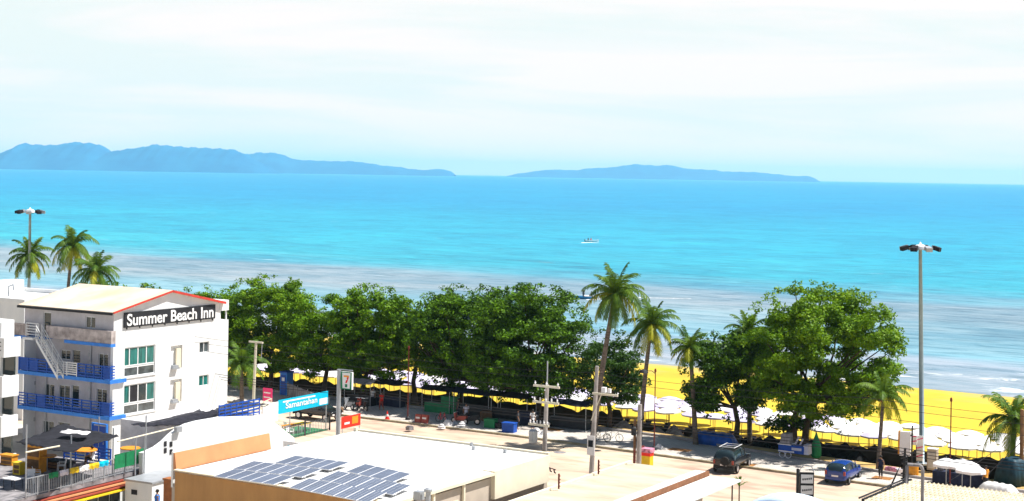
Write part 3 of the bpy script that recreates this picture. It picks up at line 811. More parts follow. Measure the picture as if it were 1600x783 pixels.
chair('white plastic chair in the middle of the terrace under the black net',at(96,738,TZ),rzf-1)
# orange and yellow stalls under the net
def stall(label,px,py,wx,wy,h,m,extra=None):
    g=at(px,py,TZ); t=thing('counter',label,'counter',g,rzf,'painted counters under the terrace net')
    MB().box(-wx/2,wx/2,-wy/2,wy/2,0,h).build('cabinet',m,t)
    MB().box(-wx/2-.06,wx/2+.06,-wy/2-.06,wy/2+.06,h+.002,h+.06).build('top',extra or m,t)
    MB().box(-wx/2+.08,wx/2-.08,-wy/2-.02,-wy/2-.003,h*.15,h*.45).box(-wx/2+.08,wx/2-.08,-wy/2-.02,-wy/2-.003,h*.55,h*.85).build('door','wood',t)
stall('tall orange cabinet standing under the black terrace net',56,737,1.2,.6,1.8,'orange_bright')
stall('squat yellow cabinet at the left edge of the terrace net',30,741,.6,.5,.7,'yellow')
stall('low yellow counter partly hidden by the white balconies at the left edge',14,726,1.0,.5,.6,'orange_bright')
stall('long dark counter in the middle of the terrace',90,732,2.4,.7,.5,'net')
g=at(155,716,TZ); t=thing('door','bright blue door in a frame at the back of the terrace','door',g,RZ)
MB().box(-.6,.6,-.05,.05,0,2.1).build('panel','blue_rail',t); MB().box(-.68,-.605,-.08,.08,0,2.2).box(.605,.68,-.08,.08,0,2.2).box(-.68,.68,-.08,.08,2.2,2.28).build('frame','blue_slab',t); MB().box(.4,.47,-.1,-.052,.95,1.1).build('handle','steel',t)
# blue inner railing
o=railing(0,4.2,0,'blue_rail',y=0,parent=None,name='railing',fill=False); o.location=at(100,716,TZ); o.rotation_euler=(0,0,RZ); tag(o,'blue slatted railing at the back of the restaurant terrace','railing')
# little table at far left corner, umbrella-like white top
g=at(20,772,TZ-.3); t=thing('table','small white table on the balcony corner left of the terrace railing','table',g,rzf)
MB().box(-.5,.5,-.4,.4,.9,.96).build('table_top','umb_white',t)
for x in(-.42,.42):
    for y in(-.32,.32): MB().tube([(x,y,0),(x,y,.9)],.025,6).build('leg','dark',t)

# ------------------------------------------------------------------ small hut + alley
hz_=2.9
q=[at(196,748,hz_),at(222,735,hz_),at(257,738,hz_),at(240,757,hz_)]
g=at(196,748,hz_); g.z=0
hut=thing('hut','small white concrete hut with flat grey roof below the curved white wall','hut',g,rzf)
MB().box(0,2.1,.0,3.4,0,hz_-.12).build('wall','white_wall',hut)
MB().box(-.08,2.18,-.08,3.48,hz_-.118,hz_).build('roof','steel',hut)
MB().box(.5,.95,-.03,-.003,2.0,2.3).build('vent','dark',hut)
MB().box(2.103,2.13,1.0,1.3,1.0,1.5).build('vent','dark',hut)

# curved white wall building
WP=Vector((-23,96,0))
def wl(px,py): return local(onplane(px,py,WP,S_),WP)
cw=thing('shop_building','long white side wall with a curved swooping end beside the store roof','building',WP)
pts=[(225,760),(222,708),(232,704.5),(244,699),(256,690),(266,680),(278,670),(292,663),(310,658),(345,652),(415,650),(423,655),(460,684)]
P=[wl(*p) for p in pts]
poly=[(0,P[0].y,0)]+[(0,p.y,p.z) for p in P[1:]]+[(0,P[-1].y,0)]
MB().prism(poly[::-1],(-.3,0,0)).build('wall','white_wall',cw)
y0,y1=P[8].y,P[-2].y
MB().box(-7,-.31,y0,y1,0,P[9].z-.5).build('block','old_white',cw)
mb=MB()
for px,py in ((258,693.5),(258,704),(267,706),(267,694)):
    p=wl(px,py); mb.box(.004,.03,p.y-.12,p.y+.12,p.z-.16,p.z+.16)
split(mb.build('vent','dark',cw))
p=wl(276,664); MB().box(.01,.25,p.y-.25,p.y+.25,p.z-.45,p.z-.1).build('air_conditioner','steel',cw)
# blue railing on top of it
a=wl(356,664); b=wl(419,650)
o=MB(); LL=b.y-a.y
fr_=[]
for i in range(8): y=LL*i/7; o.box(-.03,.03,y-.03,y+.03,-1.2,1.0)
for z in (0,.22,.44,.66,.88): o.box(-.025,.025,0,LL,z,z+.09)
o=o.build('railing','blue_rail',loc=WP+N_*a.y+Vector((0,0,a.z+.25))-S_*.8,rz=RZ); tag(o,'blue railing standing on the roof edge of the curved white building','railing')
# draped net + beams
NZ2=5.25
net('shade_net','torn black shade net draped between poles in front of the hotel',[at(205,663,NZ2),at(300,664,NZ2),at(352,641,NZ2),at(312,640,NZ2)],24,10,9,.16)
net('shade_net','second black net stretched from the hotel corner over the curved wall',[at(300,664,NZ2),at(420,633,NZ2),at(372,622,NZ2),at(330,640,NZ2)],20,8,12,.12)
beam('beam','long pale pole carrying the black nets in front of the hotel',at(184,690,NZ2),at(421,632,NZ2),.05)
for i,(px,py) in enumerate(((212,684),(226,681))):
    g=at(px,py,NZ2); 
    tag(MB().tube([(0,0,TZ-.1),(0,0,NZ2)],.045,8).build('steel_post','steel',loc=(g.x,g.y,0)),['left one of two thin posts under the long net pole','right one of two thin posts under the long net pole'][i],'post','thin posts under the net pole')
o=MB().box(-.9,.9,-.7,.7,0,1.28).build('loading_platform','concrete_pole',loc=atY(247,768,91).xy.to_3d(),rz=rzf); tag(o,kind='structure')
# brick-brown pier and grey pier in the alley
g=at(256,731,4.6); g.z=0
tag(MB().box(0,.75,0,.5,0,3.9).box(-.05,.8,-.05,.55,3.903,4.0).build('pillar','brick',loc=g,rz=RZ),'brick red pillar in the alley beside the white hut','pillar')
g=atY(269,729,87.5); zz=g.z; g.z=0
tag(MB().box(0,.55,0,1.6,0,zz).box(-.04,.59,-.04,1.64,zz+.003,zz+.08).build('pillar','beige',loc=g,rz=RZ),'pale grey pillar at the near corner of the store roof','pillar')
# ------------------------------------------------------------------ convenience store with solar panels
SZ=5.0
pA=at(545,672,SZ); aA,bA=ab(pA); pE=at(285,738,SZ); aE,bE=ab(pE); pG=at(752,742,SZ); aG,bG=ab(pG); pB=at(836,710,SZ)
a0=(aA+aE)/2; a1=aG; b0=bE; b1=bA
SG=W(a0,b0,0)
store=thing('store_building','long store building with flat white roof and brown side wall in front of the road','building',SG)
Wd=a1-a0; Dp=b1-b0
def sl(px,py,z=SZ): return local(at(px,py,z),SG)
e0=sl(300,739); 
MB().prism([(0,0,SZ-.05),(Wd,0,SZ-.05),(Wd,Dp,SZ-.05),(0,Dp,SZ-.05)],(0,0,.05)).build('roof','white_roof',store)
wb=MB(); wb.box(0,Wd,0,.2,0,SZ+.02); wb.build('side_wall','brown_wall',store)
MB().box(-.06,Wd+.06,-.06,.26,SZ+.023,SZ+.09).build('wall_coping','cream',store)
MB().box(0,.2,.205,Dp,0,SZ-.055).box(Wd-.25,Wd-.02,.205,Dp-.2,0,SZ-.35).box(.2,Wd-.02,Dp-.2,Dp,0,SZ-.055).build('wall','beige',store)
# eave at the right with gutter, columns
MB().box(Wd-.02,Wd+.25,.3,Dp-.35,SZ-.18,SZ-.02).build('gutter','cream',store)
for y in (1.2,4.2,7.2): MB().box(Wd+.02,Wd+.16,y,y+.16,0,SZ-.19).build('column','cream',store)
for y in (1.7,4.7): MB().box(Wd-.019,Wd+.0,y,y+2.2,.8,SZ-1.0).build('wall_panel','cream',store)
# front parapet: low upstand on the road side, deep fascia box on the right
MB().box(-.1,Wd+.02,Dp+.005,Dp+.25,SZ-.5,SZ+.12).build('parapet','cream',store)
f0=sl(758,736); f1=sl(836,710)
fx=(f0.x+f1.x)/2
MB().box(Wd+.255,fx,f0.y,f1.y,SZ-1.55,SZ-.02).box(Wd+.255,fx+.05,f0.y-.05,f1.y+.05,SZ-.018,SZ+.05).build('fascia','cream',store)
MB().box(Wd-.019,fx-.6,f0.y+.6,f1.y-.2,0,SZ-1.56).build('entrance_wall','beige',store)
MB().box(-.02,.2,Dp-.2,Dp,SZ,SZ+.25).build('corner_block','cream',store)
# orange parapet on the left edge
o0=sl(305,738,SZ+.05); o1=sl(447,704,SZ+.05)
MB().prism([(-.35,o0.y,SZ),(-.1,o0.y,SZ),(-.25,o0.y,SZ+.95),(-.35,o0.y,SZ+.95)],(0,o1.y-o0.y,0)).build('orange_parapet','orange',store)
MB().box(-.5,-.36,o0.y,o1.y,SZ-1,SZ+1.0).build('parapet_back','white_wall',store)
q=sl(660,782); 
MB().box(q.x-.45,q.x+.0,q.y-.2,q.y+.2,SZ+.01,SZ+.45).build('roof_vent','steel',store)
MB().lathe([(.14,0),(.14,.45),(.22,.5),(.22,.62),(.05,.7)],(q.x+.35,q.y,SZ+.01),12).build('roof_vent','steel',store)
for px,py in ((737,697),(789,708),(740,703)):
    q=sl(px,py); MB().box(q.x-.08,q.x+.08,q.y-.08,q.y+.08,SZ+.01,SZ+.22).build('vent_cap','steel',store)
# solar arrays
def array(label,c,n,m='panel_cell'):
    """c: four pixel corners near-left, far-left, far-right, near-right on the roof"""
    P=[at(x,y,SZ+.22) for x,y in c]; o=P[0].copy(); o.z=SZ+.12
    t=thing('solar_array',label,'solar panels',o,0,'solar panel arrays on the white roof')
    L_=[p-o for p in P]
    u=(L_[3]-L_[0]); v=(L_[1]-L_[0])
    base=L_[0]-Vector((0,0,.08))
    nrm=Vector((0,0,1))
    tilt=.06
    for i in range(n):
        s0=(i+.01)/n; s1=(i+.99)/n
        def q(s,r): return base+u*s+v*r+Vector((0,0,tilt*2*r))
        mb=MB().prism([q(s0,.0),q(s1,.0),q(s1,1),q(s0,1)],(0,0,.04)); fo=mb.build('frame','alu',t)
        e=.02
        mb=MB()
        for r0,r1 in ((.01,.495),(.505,.99)):
            for h0,h1 in((0,1/3),(1/3,2/3),(2/3,1)):
                a_=s0+(s1-s0)*(.03+.94*h0)+.002; b_=s0+(s1-s0)*(.03+.94*h1)-.002
                mb.prism([q(a_,r0)+Vector((0,0,.041)),q(b_,r0)+Vector((0,0,.041)),q(b_,r1)+Vector((0,0,.041)),q(a_,r1)+Vector((0,0,.041))],(0,0,.006))
        mb.build('cells',m,fo)
    rl=MB(); 
    for r in (.15,.85): rl.prism([q(0,r)-Vector((0,0,.06)),q(1,r)-Vector((0,0,.06)),q(1,r+.02)-Vector((0,0,.06)),q(0,r+.02)-Vector((0,0,.06))],(0,0,.055))
    split(rl.build('mounting_rail','alu',t))
array('blue solar array of five panels, farthest back and at the centre of the roof',[(429,722),(461,714),(546,724),(515,733)],5)
array('blue solar array of six panels, behind the nearest one on the left',[(364,731),(396,722.5),(504,736),(472,744.5)],6)
array('blue solar array of five panels on the left, closest to the brown wall coping',[(334,743),(366,735),(463,747),(428,756)],5)
array('blue solar array of four panels, farthest back on the right',[(541,735.5),(570,727),(645,741),(614.6,752)],4)
array('blue solar array of six panels, middle row on the right of the roof',[(498,748),(528,738),(645,761.5),(614,772)],6)
array('blue solar array of seven panels, nearest to the bottom edge of the picture',[(452,760.5),(483,749.6),(604,773.5),(575,784)],7)

# ------------------------------------------------------------------ concrete flat roof in the foreground centre
CZ=3.4
cl=at(985,723,CZ); cg=Vector((cl.x,cl.y,0)); 
cb=thing('flat_building','low building with a rough stained concrete roof beside the utility poles','building',cg)
def cc(px,py,z=CZ): return local(at(px,py,z),cg)
xr=cc(1112,735).x; yn=cc(860,770).y-6
MB().box(0,xr,yn,0,CZ-.2,CZ).build('roof','concrete',cb)
MB().box(.2,xr-.1,yn,-.4,0,CZ-.2).build('wall','beige',cb)
MB().box(-.1,0.12,yn,.02,CZ+.002,CZ+.14).build('edge_beam','cream',cb)
x2=cc(1148,748,CZ).x
MB().box(xr+.002,xr+.12,yn,.1,CZ-.25,CZ+.08).build('brown_beam','beam_brown',cb)
MB().box(xr+.165,x2,yn,.1,CZ-.35,CZ-.22).build('side_canopy','white_roof',cb)
MB().box(xr-.8,xr,yn,-.02,CZ+.003,CZ+.05).build('roof_patch','white_roof',cb)
for y in (-1.0,-6.5): MB().tube([(x2-.12,y,0),(x2-.12,y,CZ-.35)],.05,8).build('post','dark',cb)
for i,(px,py) in enumerate(((873,764),(935,741),(991,724))):
    g=at(px,py,CZ+.1); t=MB().box(-.04,.04,-.04,.04,0,.9)
    for k in range(4): t.box(.04,.11,-.02,.02,.15+.2*k,.19+.2*k)
    o=t.build('fence_post','rust',loc=g,rz=RZ); tag(o,['short rusty fence post at the left end of the concrete roof edge','short rusty fence post between the two tall poles','short rusty fence post left of the red and yellow box'][i],'post','rusty posts on the concrete roof edge')

# ------------------------------------------------------------------ utility poles and cables
def pole(label,top,bpx,Y,r0=.19,r1=.12,arms=(),m='concrete_pole',rod=0):
    b=atY(bpx,700,Y); b.z=0; t_=atY(top[0],top[1],Y)
    t=thing('utility_pole',label,'utility pole',b)
    tp=local(t_,b); 
    MB().tube([(0,0,0),tp*.5,tp],[r0,(r0+r1)/2,r1],10).build('pole',m,t)
    if rod: MB().tube([tp,tp+Vector((0,0,rod))],.04,6).build('rod','steel',t)
    for (py,hw,off,ins) in arms:
        z=atY(bpx,py,Y).z; c=tp*(z/tp.z)
        MB().box(c.x-hw+off,c.x+hw+off,c.y-r0-.12,c.y-r0-.02,z-.07,z+.07).build('crossarm','pale_pole',t)
        for k in range(ins):
            x=c.x-hw+off+.12+(2*hw-.24)*k/max(1,ins-1)
            MB().lathe([(.03,0),(.06,.03),(.03,.08),(.07,.11),(.03,.17),(.04,.22)],(x,c.y-r0-.07,z+.072),8).build('insulator','umb_white',t)
    return t,tp
p1,tp1=pole('leftmost concrete utility pole, with crossarms and a cluster of insulators',(855,601),848,98,arms=((603,.95,.1,3),(628,.95,.1,5),(664,.75,-.35,6)),rod=1.5)
z=atY(848,680,98).z
MB().lathe([(.25,0),(.28,.1),(.28,.75),(.2,.85)],(-.55,-.3,z-.5),12).build('transformer','steel',p1)
z=atY(848,722,98).z
MB().tube([(-.9,-.2,z+.05),(1.1,-.2,z-.35)],.03,6).build('bracket','dark',p1)
for k in range(3): MB().tube([(.35+.3*k,-.2,z-.2-.05*k),(.4+.3*k,-.2,z-.42-.05*k),(.5+.3*k,-.2,z-.45-.05*k)],.045,6).build('clamp','dark',p1)
p2,tp2=pole('taller middle utility pole with one side arm and a small white notice',(933,572),923,103,arms=((614,.95,.85,0),),m='concrete_pole')
z=atY(928,612,103).z
MB().box(.95,1.25,-.45,-.2,z+.08,z+.42).build('lamp_box','umb_white',p2); MB().box(1.4,1.6,-.42,-.22,z+.08,z+.35).build('lamp_box','umb_white',p2)
MB().tube([(.9,-.28,z-.05),(.1,-.2,z-1.9)],.035,6).build('brace','pale_pole',p2)
z=atY(926,695,103).z; MB().box(-.14,.42,-.26,-.22,z-.65,z+.65).build('notice','umb_white',p2)
MB().box(-.05,.3,-.285,-.262,z-.1,z+.35).build('notice_print','net',p2)
p3,tp3=pole('shorter concrete pole with dark lower part beside the red and yellow box',(1000,632),998,106,r0=.2,r1=.14)
MB().tube([(-.32,0,0),(-.32,0,5.2)],.1,8).build('cable_pipe','wood',p3)
z=atY(998,675,106).z; MB().lathe([(.18,0),(.2,.5),(.1,.6)],(-.25,-.3,z-.2),10).build('cable_coil','dark',p3)
def cable(label,pts,r=.02,group='black overhead cables'):
    pts=[Vector(p) for p in pts]; c=pts[0].copy(); out=[]
    for p,q in zip(pts,pts[1:]):
        n=12; L_=(q-p).length
        for i in range(n):
            t=i/n; v=p.lerp(q,t); v.z-=4*t*(1-t)*min(.9,L_*.012); out.append(v-c)
    out.append(pts[-1]-c)
    return tag(MB().tube(out,r,5).build('overhead_cable','dark',loc=c),label,'cable',group)
def W3(a,b,z): return W(a,b,z)
for k,(bb,zz) in enumerate(((93,8.55),(93,8.1),(94.5,7.2))):
    lab=['top overhead cable crossing in front of the trees and the yellow sand','second overhead cable just under the top one','third, lower overhead cable passing in front of the tree trunks'][k]
    cable(lab,[W(a,bb,zz) for a in (-85.9,-72,-49,-30,-8,12)],.014)
for k,(bb,zz) in enumerate(((95.5,5.3),(96.0,5.0),(96.2,4.75))):
    cable(['upper of three low cables sagging across the road between the poles','middle of three low cables sagging across the road','lowest of three low cables sagging across the road'][k],[W(a,bb,zz) for a in (-85.9,-70,-46,-30,-12,10)],.022)
g=W(*ab(at(1597,745,0)),0)
pr,_=pole('brown pole running up the right picture edge in front of the last palm',(1597,640),1597,112,r0=.16,r1=.13,m='wood')
cable('thin stay wire slanting up beside the palm at the right edge',[at(1452,775,0)+Vector((0,0,.2)),atY(1560,700,112)],.02,'stay wires at the right edge')
cable('second thin stay wire slanting up to the right edge pole',[at(1520,762,0),atY(1596,690,112)],.03,'stay wires at the right edge')

# pole with pale T arm near the hotel
g=atY(395,622,130); g.z=0; tp=atY(400,536,130)
t=thing('lamp_post','pale lamp post with a T shaped top beside the hotel','lamp post',g)
d=local(tp,g); MB().tube([(0,0,0),d],[.14,.10],8).build('pole','pale_pole',t)
MB().box(d.x-.75,d.x+.75,d.y-.06,d.y+.06,d.z,d.z+.14).build('crossarm','pale_pole',t)
MB().tube([(d.x+.68,d.y,d.z),(d.x+.6,d.y,d.z-1.3)],.03,6).build('hanging_cable','steel',t)

# convenience store sign
g=atY(528,675,105); g.z=0; tp=atY(530,577,105)
t=thing('shop_sign','tall grey pole carrying a white and green sign with a numeral seven','sign',g)
d=local(tp,g); MB().tube([(0,0,0),d],[.17,.15],10).build('pole','steel',t)
x0=d.x+.22; x1=d.x+1.15; zt=atY(540,580,105).z; zb=atY(540,607,105).z
MB().tube([(d.x,d.y,zt+.12),(x1,d.y,zt+.12)],.04,6).build('arm','steel',t)
P_=(x0,d.y-.09,0)
MB().box(x0,x1,d.y-.09,d.y+.09,zb,zt).build('sign_box','umb_white',t)
M['sgreen']=mat('sign_green',(.0,.20,.08),.4,.02,1); M['sorange']=mat('sign_orange',(.85,.30,.01),.4,.02,1); M['sred']=mat('sign_red',(.75,.01,.02),.4,.02,1)
def fl(pts,m,yy=.10,name='mark'):
    q=[(x0+(x1-x0)*u,d.y-yy,zb+(zt-zb)*v) for u,v in pts]; return MB().prism(q,(0,.008,0)).build(name,m,t)
fl([(0,0),(.17,0),(.11,1),(0,1)],'sgreen'); fl([(.83,0),(1,0),(1,1),(.89,1)],'sgreen'); fl([(.17,0),(.83,0),(.83,.05),(.17,.05)],'sgreen',.101); fl([(.11,.95),(.89,.95),(.89,1),(.11,1)],'sgreen',.101)
fl([(.26,.80),(.74,.80),(.74,.70),(.26,.70)],'sorange',.102,'numeral'); fl([(.58,.70),(.74,.70),(.56,.36),(.42,.36)],'sred',.103,'numeral')
fl([(.44,.55),(.60,.55),(.58,.60),(.44,.60)],'umb_white',.104); fl([(.40,.12),(.60,.12),(.60,.30),(.40,.30)],'sgreen',.104)
zt2=zt+.2
# red banner board
g=at(548,672,0); g=W(*ab(atY(533,668,108)),0)
t=thing('banner','tilted red and orange banner board beside the tall sign pole','banner',g,RZ)
z0=atY(533,668,108).z; z1=atY(533,652,108).z
MB().box(0,.05,0,2.2,z0-.1,z1).build('board','redbright',t)
MB().box(.053,.06,1.2,1.9,z0+.1,z1-.1).build('printed_patch','orange_bright',t); MB().box(.053,.062,.3,.9,z0+.15,z0+.3).build('printed_line','umb_white',t)
for y in (.1,2.1): MB().box(.01,.04,y-.03,y+.03,0,z0-.1).build('post','steel',t)
# ------------------------------------------------------------------ roadside eatery behind the store
EP=at(436,690,0); EQ=at(515,672,0)
dq=(EQ-EP).normalized(); er=math.atan2(dq.y,dq.x)-math.pi/2; LE=(EQ-EP).length
def ee(x,y,z=0): return EP+Vector((dq.y,-dq.x,0))*x+dq*y+Vector((0,0,z))
f=thing('railing','dark railing with white tipped bars around the roadside eatery','railing',EP,er)
mb=MB()
for i in range(int(LE/.22)): mb.box(-.015,.015,i*.22,i*.22+.03,.05,1.1)
mb.build('bars','steel',f); MB().box(-.02,.02,0,LE,1.0,1.05).box(-.02,.02,0,LE,.12,.16).build('rail','net',f)
for y in (0,LE/2,LE): MB().box(-.05,.05,y-.05,y+.05,0,1.25).build('post','dark',f)
tg=thing('banner','long cyan banner with white lettering hung along the roadside eatery','banner',ee(-.3,-1.2),er)
y0=0; zt_=atY(512,614,131).z; 
z1=2.15;z2=3.3
MB().box(-.03,0,1.4,LE+1.3,z1,z2).build('cloth','cyan',tg)
MB().box(-.035,.006,-.6,1.4,z1-.5,z2-.1).build('blank_panel','umb_white',tg)
lettering('Samantahan',tg,'letter_white',(LE)*.62,.5,(.02,1.4+LE*.45,(z1+z2)/2+.02),(math.pi/2,0,math.pi/2),.006,.01)
MB().box(.003,.01,LE+.1,LE+1.2,z1+.1,z1+.6).build('number_panel','umb_white',tg)
MB().box(.003,.01,2.0,LE-.5,z1+.88,z1+1.0).build('printed_line','umb_white',tg)
for y in (-.5,LE*.45,LE+1.2): MB().tube([(-.1,y,0),(-.1,y,z2)],.045,8).build('post','steel',tg)
def etable(label,x,y,m='orange_bright',group='orange tables in the roadside eatery'):
    t=thing('table',label,'table',ee(x,y),er,group)
    MB().box(-.45,.45,-.7,.7,.72,.78).build('table_top',m,t)
    for a in(-.38,.38):
        for b in(-.6,.6): MB().box(a-.03,a+.03,b-.03,b+.03,0,.72).build('leg','steel',t)
etable('orange table at the left end of the roadside eatery',-1.6,1.2); etable('orange table in the middle of the roadside eatery',-1.4,3.3); etable('yellow table at the right end of the roadside eatery',-1.2,4.6,'yellow')
tag(MB().box(-3.4,-.1,-.5,LE,.004,.02).build('terrace_floor','green',loc=EP,rz=er),kind='structure')
for i,(x,y) in enumerate(((-2.2,2.2),(-.7,2.3),(-2.4,4.2))):
    chair(['white chair left of the middle orange eatery table','white chair in front of the middle orange eatery table','white chair at the back of the yellow eatery table'][i],ee(x,y),er+i*1.4,group='chairs of the roadside eatery')
# pink signs, blue cabin, grey tarpaulin fence
g=at(411,632,0); g=W(*ab(atY(411,626,140)),0)
t=thing('sign_board','bright pink sign board behind the blue railing, above the pale wall','sign',g,RZ-.0)
z0=atY(411,626,140).z; z1=atY(411,606,140).z
MB().box(0,1.05,-.04,.04,z0,z1).build('board','pink',t)
for k in (.25,.6): MB().box(.12,.9,-.05,-.042,z0+(z1-z0)*k,z0+(z1-z0)*(k+.1)).build('printed_line','umb_white',t)
for x in (.1,.95): MB().box(x-.03,x+.03,-.03,.03,0,z0).build('post','steel',t)
t=thing('pavement_cabin','narrow blue portable cabin in the shade behind the grey tarpaulin','cabin',W(*ab(atY(437,620,150)),0),RZ)
MB().box(0,.85,0,1,0.05,2.3).build('body','blue_slab',t); MB().prism([(-.05,-.05,2.3),(.9,-.05,2.3),(.9,1.05,2.3),(-.05,1.05,2.3)],(0,0,.12)).build('roof','blue_rail',t)
MB().box(.12,.73,-.03,-.002,.15,2.1).build('door','blue_rail',t); MB().box(.25,.6,-.045,-.032,1.5,1.85).build('door_sign','umb_white',t)
ga=atY(448,622,149); ga.z=0; gb=atY(512,626,139); gb.z=0
t=thing('tarpaulin_fence','grey tarpaulin fence panel shading the pavement behind the cyan banner','fence',ga,math.atan2((gb-ga).y,(gb-ga).x))
Lg=(gb-ga).length; vs=[];fs=[]
for i in range(33):
    for j in range(5): vs.append((Lg*i/32,.05*math.sin(i*1.3)+.03*math.sin(i*3.1+j),.1+1.35*j/4))
for i in range(32):
    for j in range(4): fs.append((i*5+j,(i+1)*5+j,(i+1)*5+j+1,i*5+j+1))
o=MB().vf(vs,fs).build('cloth','tarp_grey',t,smooth=True); o.modifiers.new('s','SOLIDIFY').thickness=.02
for k in range(5): MB().tube([(Lg*k/4,.1,0),(Lg*k/4,.1,1.55)],.03,6).build('post','steel',t)
# pale wall and rail in front of the shade, left of the eatery
a_=W(*ab(atY(358,640,126)),0); b_=W(*ab(atY(425,625,137)),0)
t=thing('garden_wall','low pale wall with a tan rail running past the foot of the lamp post','wall',a_,math.atan2((b_-a_).y,(b_-a_).x)); Lq=(b_-a_).length
MB().box(0,Lq,0,.15,0,1.0).build('wall','old_white',t)
for k in range(6): MB().box(Lq*k/5-.05,Lq*k/5+.05,.02,.12,1.0,1.7).build('post','pale_pole',t)
MB().box(0,Lq,.04,.1,1.62,1.7).build('rail','pale_pole',t)
# red and yellow box by the third pole
g=at(1011,738,0); t=thing('ice_cream_box','red and yellow cabinet with pink floral top standing at the roadside by the short pole','cabinet',g,RZ)
MB().box(-.35,.35,-.3,.3,0,1.25).build('body','yellow',t); MB().box(-.37,.37,-.32,.32,1.252,1.5).build('red_band','redbright',t)
MB().prism([(-.42,-.36,1.502),(.42,-.36,1.502),(.42,.36,1.502),(-.42,.36,1.502)],(0,0,.3)).build('top','pinkwhite',t); MB().box(-.52,-.38,-.3,.3,0,1.9).build('side_panel','rust',t)
# magenta thing under the fascia, white pavement border
g=at(826,783,0)+N_*3; t=thing('parked_scooter','pink and white scooter partly hidden under the store fascia','scooter',W(*ab(atY(826,778,103)),0),RZ+.6)
MB().torus((0,-.6,.28),.22,.06,'x').build('wheel','rubber',t); MB().torus((0,.6,.28),.22,.06,'x').build('wheel','rubber',t)
MB().prism([(-.16,-.7,.45),(-.16,.1,.4),(-.16,.5,.4),(-.16,.62,.95),(-.16,.5,.95),(-.16,.35,.55),(-.16,.1,.55),(-.16,-.1,.8),(-.16,-.75,.8)],(.32,0,0)).build('body','pink',t)
MB().box(-.14,.14,-.7,-.05,.81,.88).build('seat','dark',t); MB().tube([(-.32,.5,1.02),(0,.54,.98),(.32,.5,1.02)],.025,6).build('handlebar','steel',t)

g=W(*ab(atY(452,700,103)),0); t=thing('sign_board','small white and cyan board just behind the orange parapet','sign',g,RZ)
z0=atY(452,706,103).z; z1=atY(452,690,103).z; MB().box(-.5,.9,-.04,.04,z0,z1).build('board','umb_white',t); MB().box(-.1,.75,-.055,-.042,z0+.05,z0+.45).build('printed_patch','cyan',t)
for x in (-.4,.8): MB().box(x-.03,x+.03,-.03,.03,0,z0).build('post','steel',t)
# ------------------------------------------------------------------ broadleaf trees
def leaf_cloud(centers, rad, nper, size, seed, flat=.5):
    """numpy: clumps of small leaf faces. centers (k,3), rad (k,)"""
    rng=np.random.default_rng(seed); V=[];
    for c,r,n in zip(centers,rad,nper):
        d=rng.normal(size=(n,3)); d/=np.linalg.norm(d,axis=1)[:,None]
        rr_=rng.random(n)**.45
        p=c+d*rr_[:,None]*np.array([r,r,r*flat])
        nr=rng.normal(size=(n,3))*.75+np.array([0,0,.9])+d*.5; nr/=np.linalg.norm(nr,axis=1)[:,None]
        t=rng.normal(size=(n,3)); t-=nr*(t*nr).sum(1)[:,None]; t/=np.linalg.norm(t,axis=1)[:,None]
        b=np.cross(nr,t); s=size*rng.uniform(.6,1.25,n)[:,None]
        q=np.stack([p-t*s*.62, p-b*s*.36+nr*s*.06, p+t*s*.62, p+b*s*.36+nr*s*.06],1)
        V.append(q)
    V=np.concatenate(V).reshape(-1,3); return V
def mesh_quads(name,V,mats,mi=None):
    n=len(V)//4; me=bpy.data.meshes.new(name)
    me.vertices.add(len(V)); me.vertices.foreach_set('co',V.astype(np.float32).ravel())
    me.loops.add(len(V)); me.loops.foreach_set('vertex_index',np.arange(len(V),dtype=np.int32))
    me.polygons.add(n); me.polygons.foreach_set('loop_start',np.arange(0,len(V),4,dtype=np.int32)); me.polygons.foreach_set('loop_total',np.full(n,4,dtype=np.int32))
    for m in mats: me.materials.append(M[m])
    if mi is not None: me.polygons.foreach_set('material_index',mi.astype(np.int32))
    me.update(calc_edges=True); me.validate()
    return me
